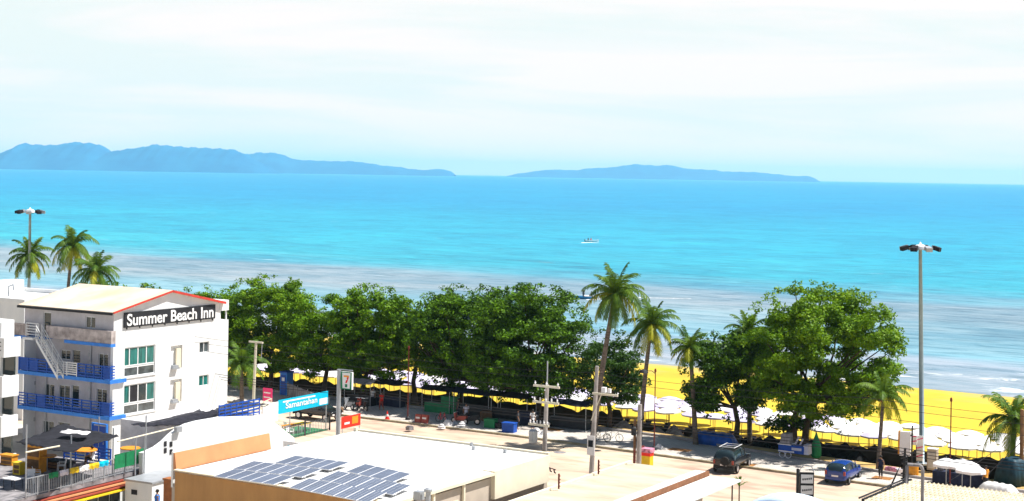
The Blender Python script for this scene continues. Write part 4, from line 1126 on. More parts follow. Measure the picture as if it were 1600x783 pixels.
def tree(label,px,b,x0,x1,ytop,ybot,seed,m='leaf_a',m2='leaf_b',depth=1.0,dens=1.0,group='broadleaf trees along the promenade',name='broadleaf_tree',flat_top=.55,lean=0,trunks=1,leaf=.235,stems=True):
    """px: trunk pixel column; b: street distance; crown between pixel columns x0..x1 and rows ytop..ybot"""
    rnd=random.Random(seed); rng=np.random.default_rng(seed)
    u=(px-800)/FPX
    # ground point on column px with distance b
    Y=b/(S_.x*1.0) if False else b/(N_.y+N_.x*u); X=u*Y; a_,b_=ab(Vector((X,Y,0)))
    gz=.0 if b<120.5 else beach_z(b)
    base=Vector((X,Y,gz))
    zt=atY(px,ytop,Y).z-gz; zb=max(1.5,atY(px,ybot,Y).z-gz)
    hw=(x1-x0)/2/FPX*Y; cx=((x0+x1)/2-px)/FPX*Y; hd=min(hw,6.5)*depth; hh=(zt-zb)/2; cz=(zt+zb)/2
    t=thing(name,label,'tree',base,0,group)
    # limb tips and clumps
    k=int(46*dens*(hw*hd/30+.6)*(hh/3.5)**.6)+10
    C=[];Rr=[]
    while len(C)<k:
        d=rng.normal(size=3); d/=np.linalg.norm(d)
        r=rng.random()**.33
        if d[2]<0 and rng.random()<.12: continue
        z=np.sign(d[2])*abs(d[2])**.85*r
        # flat-bottomed umbrella-like crown
        w=1.0-.12*max(0,z)
        c=np.array([cx+np.sign(d[0])*abs(d[0])**.72*r*hw*w*.97, d[1]*r*hd*w*.93, cz+z*hh*.92])
        # outline irregularity
        ph=math.atan2(d[0],d[1]); c[2]+=hh*.10*math.sin(3*ph+seed)*(1 if z>0 else .4)
        C.append(c); Rr.append(rng.uniform(.75,1.45)*(.7+.1*hw/3))
    C=np.array(C); Rr=np.array(Rr)
    N=(175*dens*(Rr/.95)**2).astype(int)+14
    V=leaf_cloud(C,Rr,N,leaf,seed,.52)
    # sprigs reaching out of the outline
    ks=int(k*.9); D=rng.normal(size=(ks,3)); D/=np.linalg.norm(D,axis=1)[:,None]; D[:,2]=np.where((D[:,2]<-.3)&(rng.random(ks)<.5),-D[:,2],D[:,2])
    SC=np.stack([cx+np.sign(D[:,0])*abs(D[:,0])**.8*hw*1.03,D[:,1]*hd*1.0,cz+D[:,2]*hh*1.05],1)
    V2=leaf_cloud(SC,rng.uniform(.3,.6,ks),np.full(ks,22),leaf*.95,seed+9,.7)
    V=np.concatenate([V,V2]); n=len(V)//4
    mi=(rng.random(n)<.35).astype(int)
    # whole clumps of the lighter green
    me=mesh_quads('crown',V,[m,m2],mi)
    o=bpy.data.objects.new('crown',me); col.objects.link(o); o.parent=t
    # trunk and limbs
    mb=MB(); fork=zb+.15*(zt-zb); r0=.17+.02*hw
    tops=[]
    for q in range(trunks):
        off=Vector(((q-(trunks-1)/2)*.8,rnd.uniform(-.2,.2),0))
        mid=off*1.3+Vector((rnd.uniform(-.25,.25)+lean*.4,rnd.uniform(-.2,.2),fork*.55)); top_=off*1.6+Vector((cx*.35+lean+rnd.uniform(-.2,.2),0,fork))
        mb.tube([off+Vector((0,0,-.1)),off+Vector((0,0,.3)),mid,top_],[r0*1.5,r0*1.1,r0*.9,r0*.75],9)
        tops.append(top_)
    order=sorted(range(len(C)),key=lambda i:-np.linalg.norm(C[i]-np.array([cx,0,cz])))[:max(8,k//6)]
    for j,i in enumerate(order):
        tp=tops[j%len(tops)]; e=Vector(C[i]); m_=tp.lerp(e,.5)+Vector((rnd.uniform(-.4,.4),rnd.uniform(-.4,.4),-.1*abs(e.x-tp.x)+.2))
        mb.tube([tp-Vector((0,0,.15)),m_,e],[r0*.5,r0*.28,.03],6)
    mb.build('trunk','bark',t,smooth=True)
    return t
B0=119.6
tree('leftmost broadleaf tree, rising directly behind the hotel gable',325,118.5,255,400,450,600,11,dens=1.5,depth=1.1)
tree('tall broadleaf tree right behind the hotel wall, its top touching the grey water',428,119.5,346,500,434,612,12,dens=1.7,m='leaf_b',m2='leaf_a')
tree('broadleaf tree above the grey tarpaulin fence with a low rounded top',512,B0,448,590,462,632,13,dens=1.7)
tree('broadleaf tree behind the tall store sign, with a small raised tuft on top',572,119,520,652,449,645,14,dens=1.8)
tree('thin broadleaf tree with gaps showing sea and sand, left of the biggest crown',655,121,604,724,464,585,15,dens=1.3,m='leaf_a',depth=.8)
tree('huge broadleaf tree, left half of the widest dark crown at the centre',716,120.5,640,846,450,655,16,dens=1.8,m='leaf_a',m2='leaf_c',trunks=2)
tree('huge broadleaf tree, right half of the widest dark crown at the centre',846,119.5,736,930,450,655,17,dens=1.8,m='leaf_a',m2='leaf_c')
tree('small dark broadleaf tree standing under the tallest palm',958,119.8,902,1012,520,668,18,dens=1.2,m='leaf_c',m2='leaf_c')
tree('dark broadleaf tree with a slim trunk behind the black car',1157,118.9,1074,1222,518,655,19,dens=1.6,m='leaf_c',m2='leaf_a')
tree('large spreading broadleaf tree on the right, above the food cart',1256,119.2,1164,1408,447,655,20,dens=1.6,m='leaf_b',m2='leaf_a',trunks=2)
tree('low broadleaf sapling under the large right hand tree',1236,119.5,1206,1276,655,700,21,dens=.5,m='leaf_c',m2='leaf_c')
# far green tops behind the hotel roof
for i,(x0,x1,yt) in enumerate(((186,222,447),(214,262,446),(120,200,440))):
    tree(['small green tree top showing over the hotel roof ridge, left one','small green tree top showing over the hotel roof ridge, right one','dark green bush under the palm behind the hotel roof'][i],(x0+x1)//2,121,x0,x1,yt,500,30+i,dens=.6,group='small trees behind the hotel roof',leaf=.3)

# ------------------------------------------------------------------ palms
def palm(label,crown,base,Y,rpx,seed,nf=27,trunk_r=.17,droop=1.0,dry=.12,m='palm_leaf',group='coconut palms'):
    """crown, base: pixel positions; Y: distance; rpx: frond length in pixels"""
    rnd=random.Random(seed)
    Yb=Y
    b_=atY(base[0],base[1],Y); gz=b_.z if b_.z>-1.5 else -1.0
    c=atY(crown[0],crown[1],Y)
    g=Vector((b_.x,b_.y,min(gz,0.0) if abs(gz)<3 else 0)); g.z=0 if gz>-.5 else -1.0
    t=thing('palm_tree',label,'palm tree',g,0,group)
    cl=c-g; Lr=rpx/FPX*Y*1.18
    mb=MB(); mid=Vector((cl.x*.35,cl.y*.3,cl.z*.5)); pts=[];rs=[]
    for i in range(13):
        u=i/12; p=(1-u)**2*Vector((0,0,-.1))+2*u*(1-u)*mid+u*u*cl; pts.append(p); rs.append(trunk_r*(1.35-.55*u+(.25 if i==0 else 0))+(.012 if i%2 else 0))
    mb.tube(pts,rs,9); mb.build('trunk','palm_bark',t,smooth=True)
    fm=[MB(),MB()]
    for k in range(nf):
        az=2*math.pi*(k*.382)+rnd.uniform(-.25,.25); q=k/nf
        el=R(78)-q*R(105)+rnd.uniform(-.12,.12)          # young fronds upright, old ones hanging
        ln=Lr*rnd.uniform(.88,1.12)*(.85 if q<.15 else 1); d=Vector((math.cos(az)*math.cos(el),math.sin(az)*math.cos(el),math.sin(el)))
        isdry=1 if (q>.55 and rnd.random()<dry*1.7) else 0
        mb=fm[isdry]; p=cl.copy(); n=15; pts=[];dirs=[]
        for i in range(n+1):
            pts.append(p.copy()); dirs.append(d.copy())
            p=p+d*(ln/n); d=(d+Vector((0,0,-(.055+.06*q)*droop*(1+i*.09)))).normalized()
        mb.tube(pts,[.045*(1-i/n)+.012 for i in range(n+1)],4)
        for i in range(1,n+1):
            for h in (0,.5):
                if i==n and h: continue
                P_=pts[i]; D=dirs[i]
                if h: P_=(pts[i]+pts[min(n,i+1)])/2
                s=i/n; ll=ln*.27*math.sin(math.pi*(.12+.80*s))**.7*rnd.uniform(.8,1.1)
                side=D.cross(Vector((0,0,1)))
                if side.length<.1: side=Vector((1,0,0))
                side.normalize(); up=side.cross(D)
                for sg in (-1,1):
                    e=(side*sg*.80+D*.55+up*(.10-rnd.uniform(.0,.45))+Vector((0,0,-.35*(.4+q)))).normalized()*ll
                    w_=D*.05*(Lr/3)
                    m1=P_+e*.5+Vector((0,0,-.0)); tip=P_+e+Vector((0,0,-ll*.22))
                    mb.vf([P_-w_*.8,P_+w_*.8,m1+w_,m1-w_],[(0,1,2,3)]); mb.vf([m1-w_,m1+w_,tip],[(0,1,2)])
    fo=fm[0]; n0=len(fo.f); fo.use(0)
    base_n=len(fo.v); 
    fo.v+=fm[1].v; fo.f+=[tuple(i+base_n for i in f) for f in fm[1].f]; fo.m+= [1]*len(fm[1].f)
    fo.build('fronds',[m,'palm_dry'],t)
    nut=MB()
    for k in range(5):
        a=k*1.3; c_=cl+Vector((math.cos(a)*.28,math.sin(a)*.28,-.3-.06*(k%2)))
        nut.lathe([(.0,-.14),(.1,-.1),(.14,0),(.1,.1),(.0,.14)],c_,8)
    nut.build('coconuts','wood',t,smooth=True)
    return t
palm('leftmost coconut palm, standing just beside the far floodlight mast',(47,400),(42,520),168,36,41,droop=1.1)
palm('coconut palm with the highest crown of the three at the left',(113,385),(97,520),166,38,42,droop=1.3,dry=.3)
palm('short coconut palm with its trunk hidden behind the hotel roof',(150,424),(148,520),160,38,43)
palm('tallest coconut palm, with a leaning trunk at the centre right',(961,460),(923,708),125,50,44,nf=30,trunk_r=.2,dry=.28)
palm('second coconut palm, just right of the tallest one',(1018,508),(998,700),127,46,45,nf=26,dry=.15)
palm('coconut palm in the gap between the tall palms and the black car tree',(1078,545),(1087,705),126,35,46,dry=.1)
palm('coconut palm mostly hidden in the large right hand tree, with a thin trunk',(1168,520),(1172,695),130,40,47,dry=.2)
palm('small golden palm right of the large tree, in front of the yellow sand',(1381,618),(1372,728),116.5,42,48,nf=20,trunk_r=.13,dry=.45)
palm('dark green palm at the right picture edge beside the brown pole',(1586,658),(1580,740),115,56,49,nf=22,dry=.15)
palm('dim shaded palm between the hotel wall and the pale lamp post',(377,568),(378,618),142,40,50,nf=20,dry=0,m='palm_leaf')
g=at(1155,795,0)
def shrub(label,px,py,z,r,seed):
    g=at(px,py,z); t=thing('potted_palm',label,'plant',g,0); rnd=random.Random(seed); mb=MB()
    for k in range(26):
        az=k*2.4; el=R(rnd.uniform(20,85)); d=Vector((math.cos(az)*math.cos(el),math.sin(az)*math.cos(el),math.sin(el)))
        s=d.cross(Vector((0,0,1))).normalized()*.035
        a=Vector((0,0,.5)); b=a+d*r*.6; c=a+d*r+Vector((0,0,-.25*r))
        mb.vf([a-s*.5,a+s*.5,b+s,b-s],[(0,1,2,3)]); mb.vf([b-s,b+s,c],[(0,1,2)])
    mb.build('leaves','palm_leaf',t); MB().tube([(0,0,-1.6),(0,0,.52)],.05,6).build('stem','palm_bark',t)
shrub('spiky young palm beside the canopy post at the bottom edge',1155,772,1.6,.95,5)
# ------------------------------------------------------------------ beach umbrellas
rnd=random.Random(99)
def make_umbrella(label,m,seed,r=1.28,h=2.0):
    rr_=random.Random(seed)
    t=thing('beach_umbrella',label,'beach umbrella',(0,0,0),0,'beach umbrellas packed in rows on the sand')
    mb=MB(); n=8; vs=[(0,0,h+.32)];fs=[]
    for ring,(q,z) in enumerate(((.5,.22),(1,0),(1,-.14))):
        for k in range(n):
            a=2*math.pi*k/n; vs.append((r*q*math.cos(a),r*q*math.sin(a),h+z+rr_.uniform(-.02,.02)))
    for k in range(n): fs.append((0,1+k,1+(k+1)%n))
    for g_ in range(2):
        for k in range(n): fs.append((1+g_*n+k,1+(g_+1)*n+k,1+(g_+1)*n+(k+1)%n,1+g_*n+(k+1)%n))
    o=mb.vf(vs,fs).build('canopy',m,t); o.modifiers.new('s','SOLIDIFY').thickness=.012
    MB().tube([(0,0,0),(0,0,h+.3)],.028,6).build('pole','wood',t)
    return t
UL={'umb_white':'white beach umbrella in the packed rows between the yellow sand and the trees','umb_lilac':'lilac grey beach umbrella among the white ones on the sand'}
protos={m:[make_umbrella(UL[m],m,i,1.16+.07*i) for i in range(2)] for m in UL}
used=set(); cnt=0
for row in range(4):
    for i in range(58):
        a=-112+i*2.42+(row%2)*1.1+rnd.uniform(-.35,.35); b=126.6+row*2.35+rnd.uniform(-.3,.3)
        m='umb_lilac' if (rnd.random()<(.65 if a<-45 else .10)) else 'umb_white'
        if a>-112 and rnd.random()<.03: continue
        k=rnd.randrange(2); p=protos[m][k]
        o=p if (m,k) not in used else copy_tree(p,ch={p:kids(p)} if False else None) if False else None
        if (m,k) not in used: o=p; used.add((m,k))
        else:
            o=p.copy(); col.objects.link(o)
            for c in [x for x in p.children if x.name.split('.')[0] in('canopy','pole')][:2]:
                c2=c.copy(); col.objects.link(c2); c2.parent=o
        bb=b+bend(a); g=W(a,bb,beach_z(b))
        o.location=g; o.rotation_euler=(R(rnd.uniform(-3,3)),R(rnd.uniform(-3,3)),rnd.uniform(0,6)); cnt+=1
# sun loungers / deck chairs in the shade behind the promenade
def make_deck(m):
    t=thing('deck_chair','dark folding deck chair in the shaded row behind the promenade','deck chair',(0,0,0),0,'dark deck chairs behind the promenade')
    MB().prism([(-.3,-.75,.32),(.3,-.75,.32),(.3,.05,.24),(-.3,.05,.24)],(0,0,.03)).prism([(-.3,.05,.24),(.3,.05,.24),(.3,.75,.95),(-.3,.75,.95)],(0,.03,.03)).build('sling',m,t)
    mb=MB()
    for x in (-.32,.32): mb.tube([(x,-.8,0),(x,.75,.98)],.022,5).tube([(x,.6,0),(x,-.75,.34)],.022,5)
    mb.tube([(-.32,-.75,.33),(.32,-.75,.33)],.02,5).tube([(-.32,.75,.97),(.32,.75,.97)],.02,5); mb.build('frame','wood',t); return t
mk('navy', (.02,.025,.06), .8, .3, 3)
dk=make_deck('navy'); first=True
for row in range(3):
    for i in range(62):
        a=-108+i*2.15+rnd.uniform(-.3,.3); b=122.9+row*1.25
        if rnd.random()<.12: continue
        if first: o=dk; first=False
        else:
            o=dk.copy(); col.objects.link(o)
            for c in dk.children[:2]:
                if c.name.startswith(('sling','frame')):
                    c2=c.copy(); col.objects.link(c2); c2.parent=o
        o.location=W(a,b+bend(a),beach_z(b)); o.rotation_euler=(0,0,RZ+rnd.uniform(-.2,.2))
# dark tarpaulins draped in peaks over stacked chairs
def peak(label,px,w_,h_,seed,b=122.9,m='black_net'):
    u=(px-800)/FPX; Y=b/(N_.y+N_.x*u); p=W(*ab(Vector((u*Y,Y,0))),0); a_,_=ab(p); p=W(a_,b+bend(a_),beach_z(b)-.1)
    r=random.Random(seed); nx,ny=12,6; vs=[];fs=[]
    pk=r.uniform(-.25,.25)
    for i in range(nx+1):
        for j in range(ny+1):
            u_,v_=i/nx*2-1,j/ny*2-1
            z=h_*(1-abs(u_-pk)/(1+abs(pk)))**.8*(1-.55*abs(v_))+r.uniform(-.05,.05); z=max(0,z)
            vs.append((u_*w_/2,v_*.9,z))
    for i in range(nx):
        for j in range(ny): fs.append((i*(ny+1)+j,(i+1)*(ny+1)+j,(i+1)*(ny+1)+j+1,i*(ny+1)+j+1))
    o=MB().vf(vs,fs).build('tarpaulin',m,loc=p,rz=RZ); o.modifiers.new('s','SOLIDIFY').thickness=.02
    tag(o,label,'tarpaulin','dark tarpaulins draped over stacked chairs')
pks=[(985,'nearest to the short pole',3.2,1.5),(1037,'just right of the red lamp post',3.0,1.2),(1060,'second from the red lamp post',2.4,1.6),(1105,'behind the blue covered car',2.6,1.5),(1137,'at the right end of the blue covered car',2.2,1.2),(1172,'between the two thin trunks',3,1.3),(1206,'left of the food cart',2.2,1.5),(1300,'right of the green folded umbrella',3.0,1.9),(1335,'halfway between the cart and the golden palm',2.6,1.2),(1358,'left of the golden palm',2.8,1.6),(1393,'right of the golden palm',2.2,1.3),(1452,'just right of the floodlight mast',2.6,2.0),(1477,'behind the white table umbrellas',3.0,1.8),(1512,'right of the white table umbrellas',3.2,1.7),(1545,'left of the dark green palm',3.2,1.6)]
for i,(px,d,w_,h_) in enumerate(pks): peak('black tarpaulin peaked over stacked beach chairs, '+d,px,w_,h_,60+i)
# low black screen along the back of the verge
sc=MB(); rs=random.Random(8)
def fh(a): return max(.45,min(1.7,.55+.04*(a+50)))+ (.75 if a<-62 else 0)  # raised left stretch stands in for tree shade and dark clutter
hprev=0
for i in range(170):
    a=-112+i*.62; b=123.4 if a>-62 else 123.4
    h0=fh(a)+hprev; hn=rs.uniform(-.18,.22)*(1 if rs.random()<.7 else 2); h1=fh(a+.62)+hn; hprev=hn
    p=W(a,b+bend(a)+taper(a)*.3,-1.02); q=W(a+.62,b+bend(a+.62)+taper(a+.62)*.3,-1.02); sc.prism([p,q,q+Vector((0,0,h1+.5)),p+Vector((0,0,h0+.5))],N_*.04)
tag(sc.build('shade_fence','black_net'),'long low black shade cloth fence along the back of the soil verge, its left stretch standing in for tree shade and clutter','fence')
# pavement tree pits
for i,(x0,x1,y0,y1) in enumerate(((845,880,667,675),(1045,1080,700,706),(1150,1180,722,730),(1364,1394,742,752),(1446,1468,752,762),(1510,1545,762,772))):
    cen=at((x0+x1)/2,(y0+y1)/2,.14); a_,b_=ab(cen); w_=(x1-x0)/FPX*cen.y*1.0
    o=MB().box(-w_/2,w_/2,-.55,.55,0,.006).build('tree_pit','pit',loc=W(a_,b_,.144),rz=RZ); tag(o,kind='structure')

# ------------------------------------------------------------------ cars
def car(label,loc,rz,kind,paint,L_=4.1,Wd=1.72,Hh=1.55,group='cars'):
    t=thing('parked_car',label,'car',loc,rz)
    hw=Wd/2
    if kind=='hatch':  # rows: y, z_bottom, z_belt, z_top, half width belt, half width top
        st=[(-L_/2,.38,.95,1.0,.80,.66),(-L_/2+.12,.26,1.0,1.30,.97,.76),(-L_/2+.42,.24,1.02,Hh-.03,1,.76),(-.35,.24,.98,Hh,1,.77),(.45,.24,.96,Hh-.06,1,.75),(1.05,.24,.94,1.22,1,.78),(1.42,.24,.93,.99,.99,.85),(L_/2-.15,.26,.80,.84,.93,.8),(L_/2,.36,.62,.64,.76,.6)]
    else:
        st=[(-L_/2,.48,1.0,1.06,.92,.74),(-L_/2+.10,.40,1.06,1.40,.98,.80),(-L_/2+.30,.38,1.08,Hh-.02,1,.82),(-.3,.38,1.06,Hh,1,.83),(.40,.38,1.04,Hh-.04,1,.82),(.92,.38,1.02,1.28,1,.84),(1.22,.38,1.02,1.07,1,.9),(L_/2-.15,.40,.96,.99,.97,.86),(L_/2,.5,.78,.8,.86,.7)]
    ring=[]
    for (y,zb,zm,zt,wb,wt) in st:
        ring.append([(hw*wb*.92,y,zb),(hw*wb,y,(zb+zm)/2),(hw*wb*.985,y,zm),(hw*wt,y,zt),(0,y,zt+.03),(-hw*wt,y,zt),(-hw*wb*.985,y,zm),(-hw*wb,y,(zb+zm)/2),(-hw*wb*.92,y,zb)])
    vs=[v for r in ring for v in r]; fs=[];mi=[]
    for i in range(len(ring)-1):
        for j in range(8):
            fs.append((i*9+j,i*9+j+1,(i+1)*9+j+1,(i+1)*9+j))
            g=0
            if j in(2,5) and 1<=i<=4: g=1
            if j in(3,4) and i==0 : g=2
            if j in(3,4) and i in(4,): g=3
            if j in (3,4) and i==5: g=3
            mi.append(g)
        fs.append((i*9+8,i*9,(i+1)*9,(i+1)*9+8)); mi.append(0)
    fs.append(tuple(range(9))[::-1]); mi.append(0); fs.append(tuple((len(ring)-1)*9+k for k in range(9))); mi.append(0)
    # rear window: between stations 0..2 upper faces
    mi=[2 if (f[0]//9 in(0,1) and (k_%9) in(3,4) and k_<len(ring)*9-9) else m_ for k_,(f,m_) in enumerate(zip(fs,mi))]
    me=bpy.data.meshes.new('body'); me.from_pydata(vs,[],fs)
    for m_ in (paint,'glass','glass','glass'): me.materials.append(M[m_])
    me.polygons.foreach_set('material_index',mi)
    o=bpy.data.objects.new('tmp',me); col.objects.link(o); s=o.modifiers.new('s','SUBSURF'); s.levels=2; s.render_levels=2
    ev=bpy.data.meshes.new_from_object(o.evaluated_get(bpy.context.evaluated_depsgraph_get())); bpy.data.objects.remove(o)
    names={0:'body',1:'side_window',2:'rear_window',3:'windscreen'}
    for g in range(4):
        mb=MB(); ix={}
        for p in ev.polygons:
            if p.material_index!=g: continue
            f=[]
            for v in p.vertices:
                if v not in ix: ix[v]=len(mb.v); mb.v.append(tuple(ev.vertices[v].co))
                f.append(ix[v])
            mb.f.append(tuple(f)); mb.m.append(0)
        if not mb.f: continue
        c=mb.build(names[g],paint if g==0 else 'glass',t,smooth=True)
        if g==1: split(c)
    wr=.31 if kind=='hatch' else .37
    for y in (-L_/2+.72,L_/2-.78):
        for sx_ in(-1,1):
            x=sx_*(hw-.045)
            wh=MB().torus((x,y,wr),wr-.09,.095,'x',20,8).build('wheel','rubber',t,smooth=True)
            mb=MB(); r_=wr-.1
            mb.tube([(x-.07*sx_,y,wr),(x+.06*sx_,y,wr)],r_,14); mb.build('rim','rim',wh)
            MB().box(x-.13,x+.03*sx_ if sx_<0 else x+.03,y-wr-.06,y+wr+.06,wr,wr+.28) # arch (kept inside the body shell)
    # pillars and trim
    mb=MB()
    for y,z0,z1 in ((-.35,.98,Hh-.06),(.42,.97,Hh-.1)):
        for sx_ in (-1,1): mb.tube([(sx_*hw*.985,y,z0+(.05 if kind!='hatch' else 0)),(sx_*hw*.83,y,z1)],.035,6)
    split(mb.build('pillar',paint,t))
    MB().prism([(-hw*.85,-L_/2-.03,.40),(hw*.85,-L_/2-.03,.40),(hw*.85,-L_/2-.03,.58),(-hw*.85,-L_/2-.03,.58)],(0,.1,0)).build('bumper',paint if kind=='hatch' else 'rubber',t)
    for sx_ in(-1,1): 
        MB().box(sx_*hw*.80-.07,sx_*hw*.80+.07,-L_/2-.02,-L_/2+.12,.74,1.02).build('tail_light','red',t)
        MB().box(sx_*hw*.72-.12,sx_*hw*.72+.12,L_/2-.14,L_/2-.02,.60,.72).build('headlight','umb_white',t)
        MB().box(sx_*(hw+.02),sx_*(hw+.16),.72,.84,.98,1.12).build('mirror',paint,t)
    MB().box(-.25,.25,-L_/2-.045,-L_/2-.031,.62,.74).build('number_plate','umb_white',t)
    if kind=='suv':
        mb=MB()
        for sx_ in(-1,1): mb.tube([(sx_*.58,-1.5,Hh+.09),(sx_*.58,.5,Hh+.09)],.022,6)
        for y in(-1.3,-.5,.3): mb.box(-.58,.58,y-.02,y+.02,Hh+.07,Hh+.10)
        mb.build('roof_rack','alu',t)
        MB().tube([(.15,-L_/2-.22,.98),(.15,-L_/2-.02,.98)],.33,16).build('spare_wheel','rubber',t)
    return t
gb=at(1343,748,0); ga=at(1325.5,758,0); hd=(gb-ga).normalized(); crz=math.atan2(hd.y,hd.x)-math.pi/2
mid=(ga+gb)/2; side=Vector((hd.y,-hd.x,0)); car('dark blue rounded hatchback parked nose to the promenade kerb',mid-side*.80,crz,'hatch','blue_paint')
gb=at(1170,730,0); ga=at(1152,740,0); hd=(gb-ga).normalized(); crz=math.atan2(hd.y,hd.x)-math.pi/2
mid=(ga+gb)/2; side=Vector((hd.y,-hd.x,0)); car('black boxy off-road car with a roof rack and spare wheel',mid-side*.85,crz,'suv','black_paint',4.4,1.78,1.78)
car('dark pickup sized car seen below the cyan banner on the road',W(*ab(at(488,657,0)),0)+N_*.8,RZ-math.pi/2,'suv','black_paint',4.5,1.75,1.7)
# car under a blue cover
def covered(label,p,rz,m,Lc,Wc,Hc,seed):
    r=random.Random(seed); nx,ny=24,12; vs=[];fs=[]
    for i in range(nx+1):
        for j in range(ny+1):
            u_,v_=i/nx*2-1,j/ny*2-1
            prof=1-max(0,abs(u_)-.72)**1.2*2.2*(1 if u_<0 else 1.4)
            e=max(abs(v_),abs(u_)**3); z=Hc*prof*(1-max(0,abs(v_)-.55)**1.5*2.2)+.03*math.sin(u_*14+v_*3+seed)+r.uniform(-.012,.012)
            if i in(0,nx) or j in (0,ny): z=.08
            vs.append((u_*Lc/2*(1+.02*math.sin(v_*9)),v_*Wc/2*(1+.03*math.sin(u_*17)),max(.05,z)))
    for i in range(nx):
        for j in range(ny): fs.append((i*(ny+1)+j,(i+1)*(ny+1)+j,(i+1)*(ny+1)+j+1,i*(ny+1)+j+1))
    o=MB().vf(vs,fs).build('covered_vehicle',m,loc=p,rz=rz,smooth=True); o.modifiers.new('s','SOLIDIFY').thickness=.02; tag(o,label,'covered car'); return o
covered('low car shape completely covered by a bright blue tarpaulin on the verge',W(*ab(at(1113,698,0)),.02)+N_*.6,RZ,'blue_tarp',3.6,1.7,1.05,3)
covered('dark teal tarpaulin heap beside the right edge palm',W(*ab(at(1578,762,0)),.02)+N_*1.5,RZ+1.2,'teal',2.6,2.0,1.9,4)
covered('white hooded car front poking out under the right edge palm',W(*ab(at(1560,774,0)),.02),RZ-.3,'white_paint',2.6,1.5,.8,5)
# ------------------------------------------------------------------ floodlight masts and promenade lamps
def mast(label,top,bpx,Y,hw=1.65):
    b=atY(bpx,700,Y); b.z=0; tp=atY(*top,Y); t=thing('floodlight_mast',label,'floodlight mast',b,0,'tall floodlight masts on the promenade'); d=tp-b
    MB().tube([(0,0,0),d*.5,d],[.21,.17,.13],14).build('pole','mast',t,smooth=True); MB().tube([(0,0,0),(0,0,.12)],.5,14).build('base','steel',t)
    MB().torus((d.x,d.y,d.z-.05),.85,.05,'z',24,6).lathe([(.75,-.08),(.75,.0)],(d.x,d.y,d.z),20).build('ring','steel',t)
    MB().lathe([(.50,.0),(.48,.12),(.32,.26),(.10,.32),(.03,.50)],(d.x,d.y,d.z),18).build('cap','umb_white',t,smooth=True)
    for k in range(8):
        a=2*math.pi*k/8+.2; c=Vector((math.cos(a),math.sin(a),0)); s=Vector((-c.y,c.x,0)); p=d+c*1.2
        up=(c*.45+Vector((0,0,1))).normalized(); q=[p-s*.26+c*.45-up*.24,p+s*.26+c*.45-up*.24,p+s*.20-c*.22+up*.10-Vector((0,0,.15)),p-s*.20-c*.22+up*.10-Vector((0,0,.15))]
        MB().prism(q,tuple(c*.05+Vector((0,0,.30)))).tube([d+c*.8,p-c*.1],.04,6).build('floodlight','net' if k%3 else 'steel',t)
    return t
mast('tall floodlight mast on the right with dark lamps and a white domed cap',(1438,388),1441,119.5)
mast('tall floodlight mast at the far left above the palms',(47,331),42,167)
for i,(x,y0,x1,y1) in enumerate(((1483,628,1484,762),(1023,582,1022,703),(638,546,637,656))):
    g=at(x1,y1,.14); tp=atY(x,y0,g.y)
    t=thing('street_lamp',['thin dark red lamp post right of the floodlight mast','thin dark red lamp post just right of the tall palms','thin dark lamp post in front of the big dark crowns'][i],'lamp post',g,RZ,'thin dark red promenade lamp posts')
    MB().tube([(0,0,0),(0,0,tp.z-g.z)],[.055,.04],8).build('pole','rust',t); MB().lathe([(.24,0),(.2,.18),(.09,.3)],(0,0,0),10).build('base','dark',t)
    z=tp.z-g.z
    MB().lathe([(.04,0),(.09,.05),(.08,.25),(.03,.32)],(0,0,z),10).build('lamp','rust',t)
    if i==1: MB().tube([(0,0,z-.1),(-.3,0,z+.1),(-.9,0,z+.05)],.03,6).lathe([(.02,.25),(.30,.12),(.40,-.05),(.36,-.06),(.1,-.02)],(-1.05,0,z-.05),12).build('lamp_hood','dark',t)
# ------------------------------------------------------------------ food cart, folded umbrella, crates, cones
g=at(1240,716,.14); t=thing('food_cart','blue and white food cart with a grey cover under the large tree','food cart',g,RZ)
MB().box(-1.1,1.0,-.45,.45,.45,1.05).build('body','blue_rail',t); MB().box(-1.15,-.1,-.5,.5,1.053,1.12).build('counter','alu',t)
MB().prism([(-1.0,-.45,1.12),(-.15,-.45,1.12),(-.3,-.35,1.9),(-.9,-.35,1.9)],(0,.8,0)).build('grey_cover','tarp_grey',t)
MB().box(-1.1,.2,-.47,-.453,.5,.6).build('white_stripe','umb_white',t); MB().box(.0,.8,-.475,-.455,.7,.9).build('printed_panel','lavender',t)
MB().prism([(.75,-.45,.45),(1.35,-.45,.45),(1.3,-.4,1.2),(.95,-.4,1.2)],(0,.8,0)).build('pink_sack','lavender',t)
for x in(-.8,-.3): MB().torus((x,-.4,.28),.24,.035,'y').build('wheel','umb_white',t)
MB().tube([(.1,0,1.06),(.4,0,1.7)],.07,6).tube([(.5,0,1.06),(.75,0,1.6)],.07,6).build('rolled_mat','lavender',t)
g=at(1275,716,.14); t=thing('folded_umbrella','tall dark green folded market umbrella beside the food cart','umbrella',g,RZ)
MB().lathe([(.30,.05),(.42,.25),(.40,.9),(.22,1.5),(.04,2.0)],(0,0,0),12).build('canopy','green',t); MB().tube([(0,0,0),(0,0,2.15)],.03,6).build('pole','wood',t)
def cone(label,px,py):
    g=at(px,py,.14); t=thing('traffic_cone',label,'traffic cone',g,0,'traffic cones by the kerb')
    MB().lathe([(.17,.04),(.03,.72)],(0,0,0),12).build('cone','redbright',t); MB().box(-.22,.22,-.22,.22,0,.04).build('base','redbright',t); MB().lathe([(.128,.26),(.085,.46)],(0,0,0),12).build('white_band','umb_white',t)
cone('red traffic cone on the pavement right of the red banner board',605,655); 
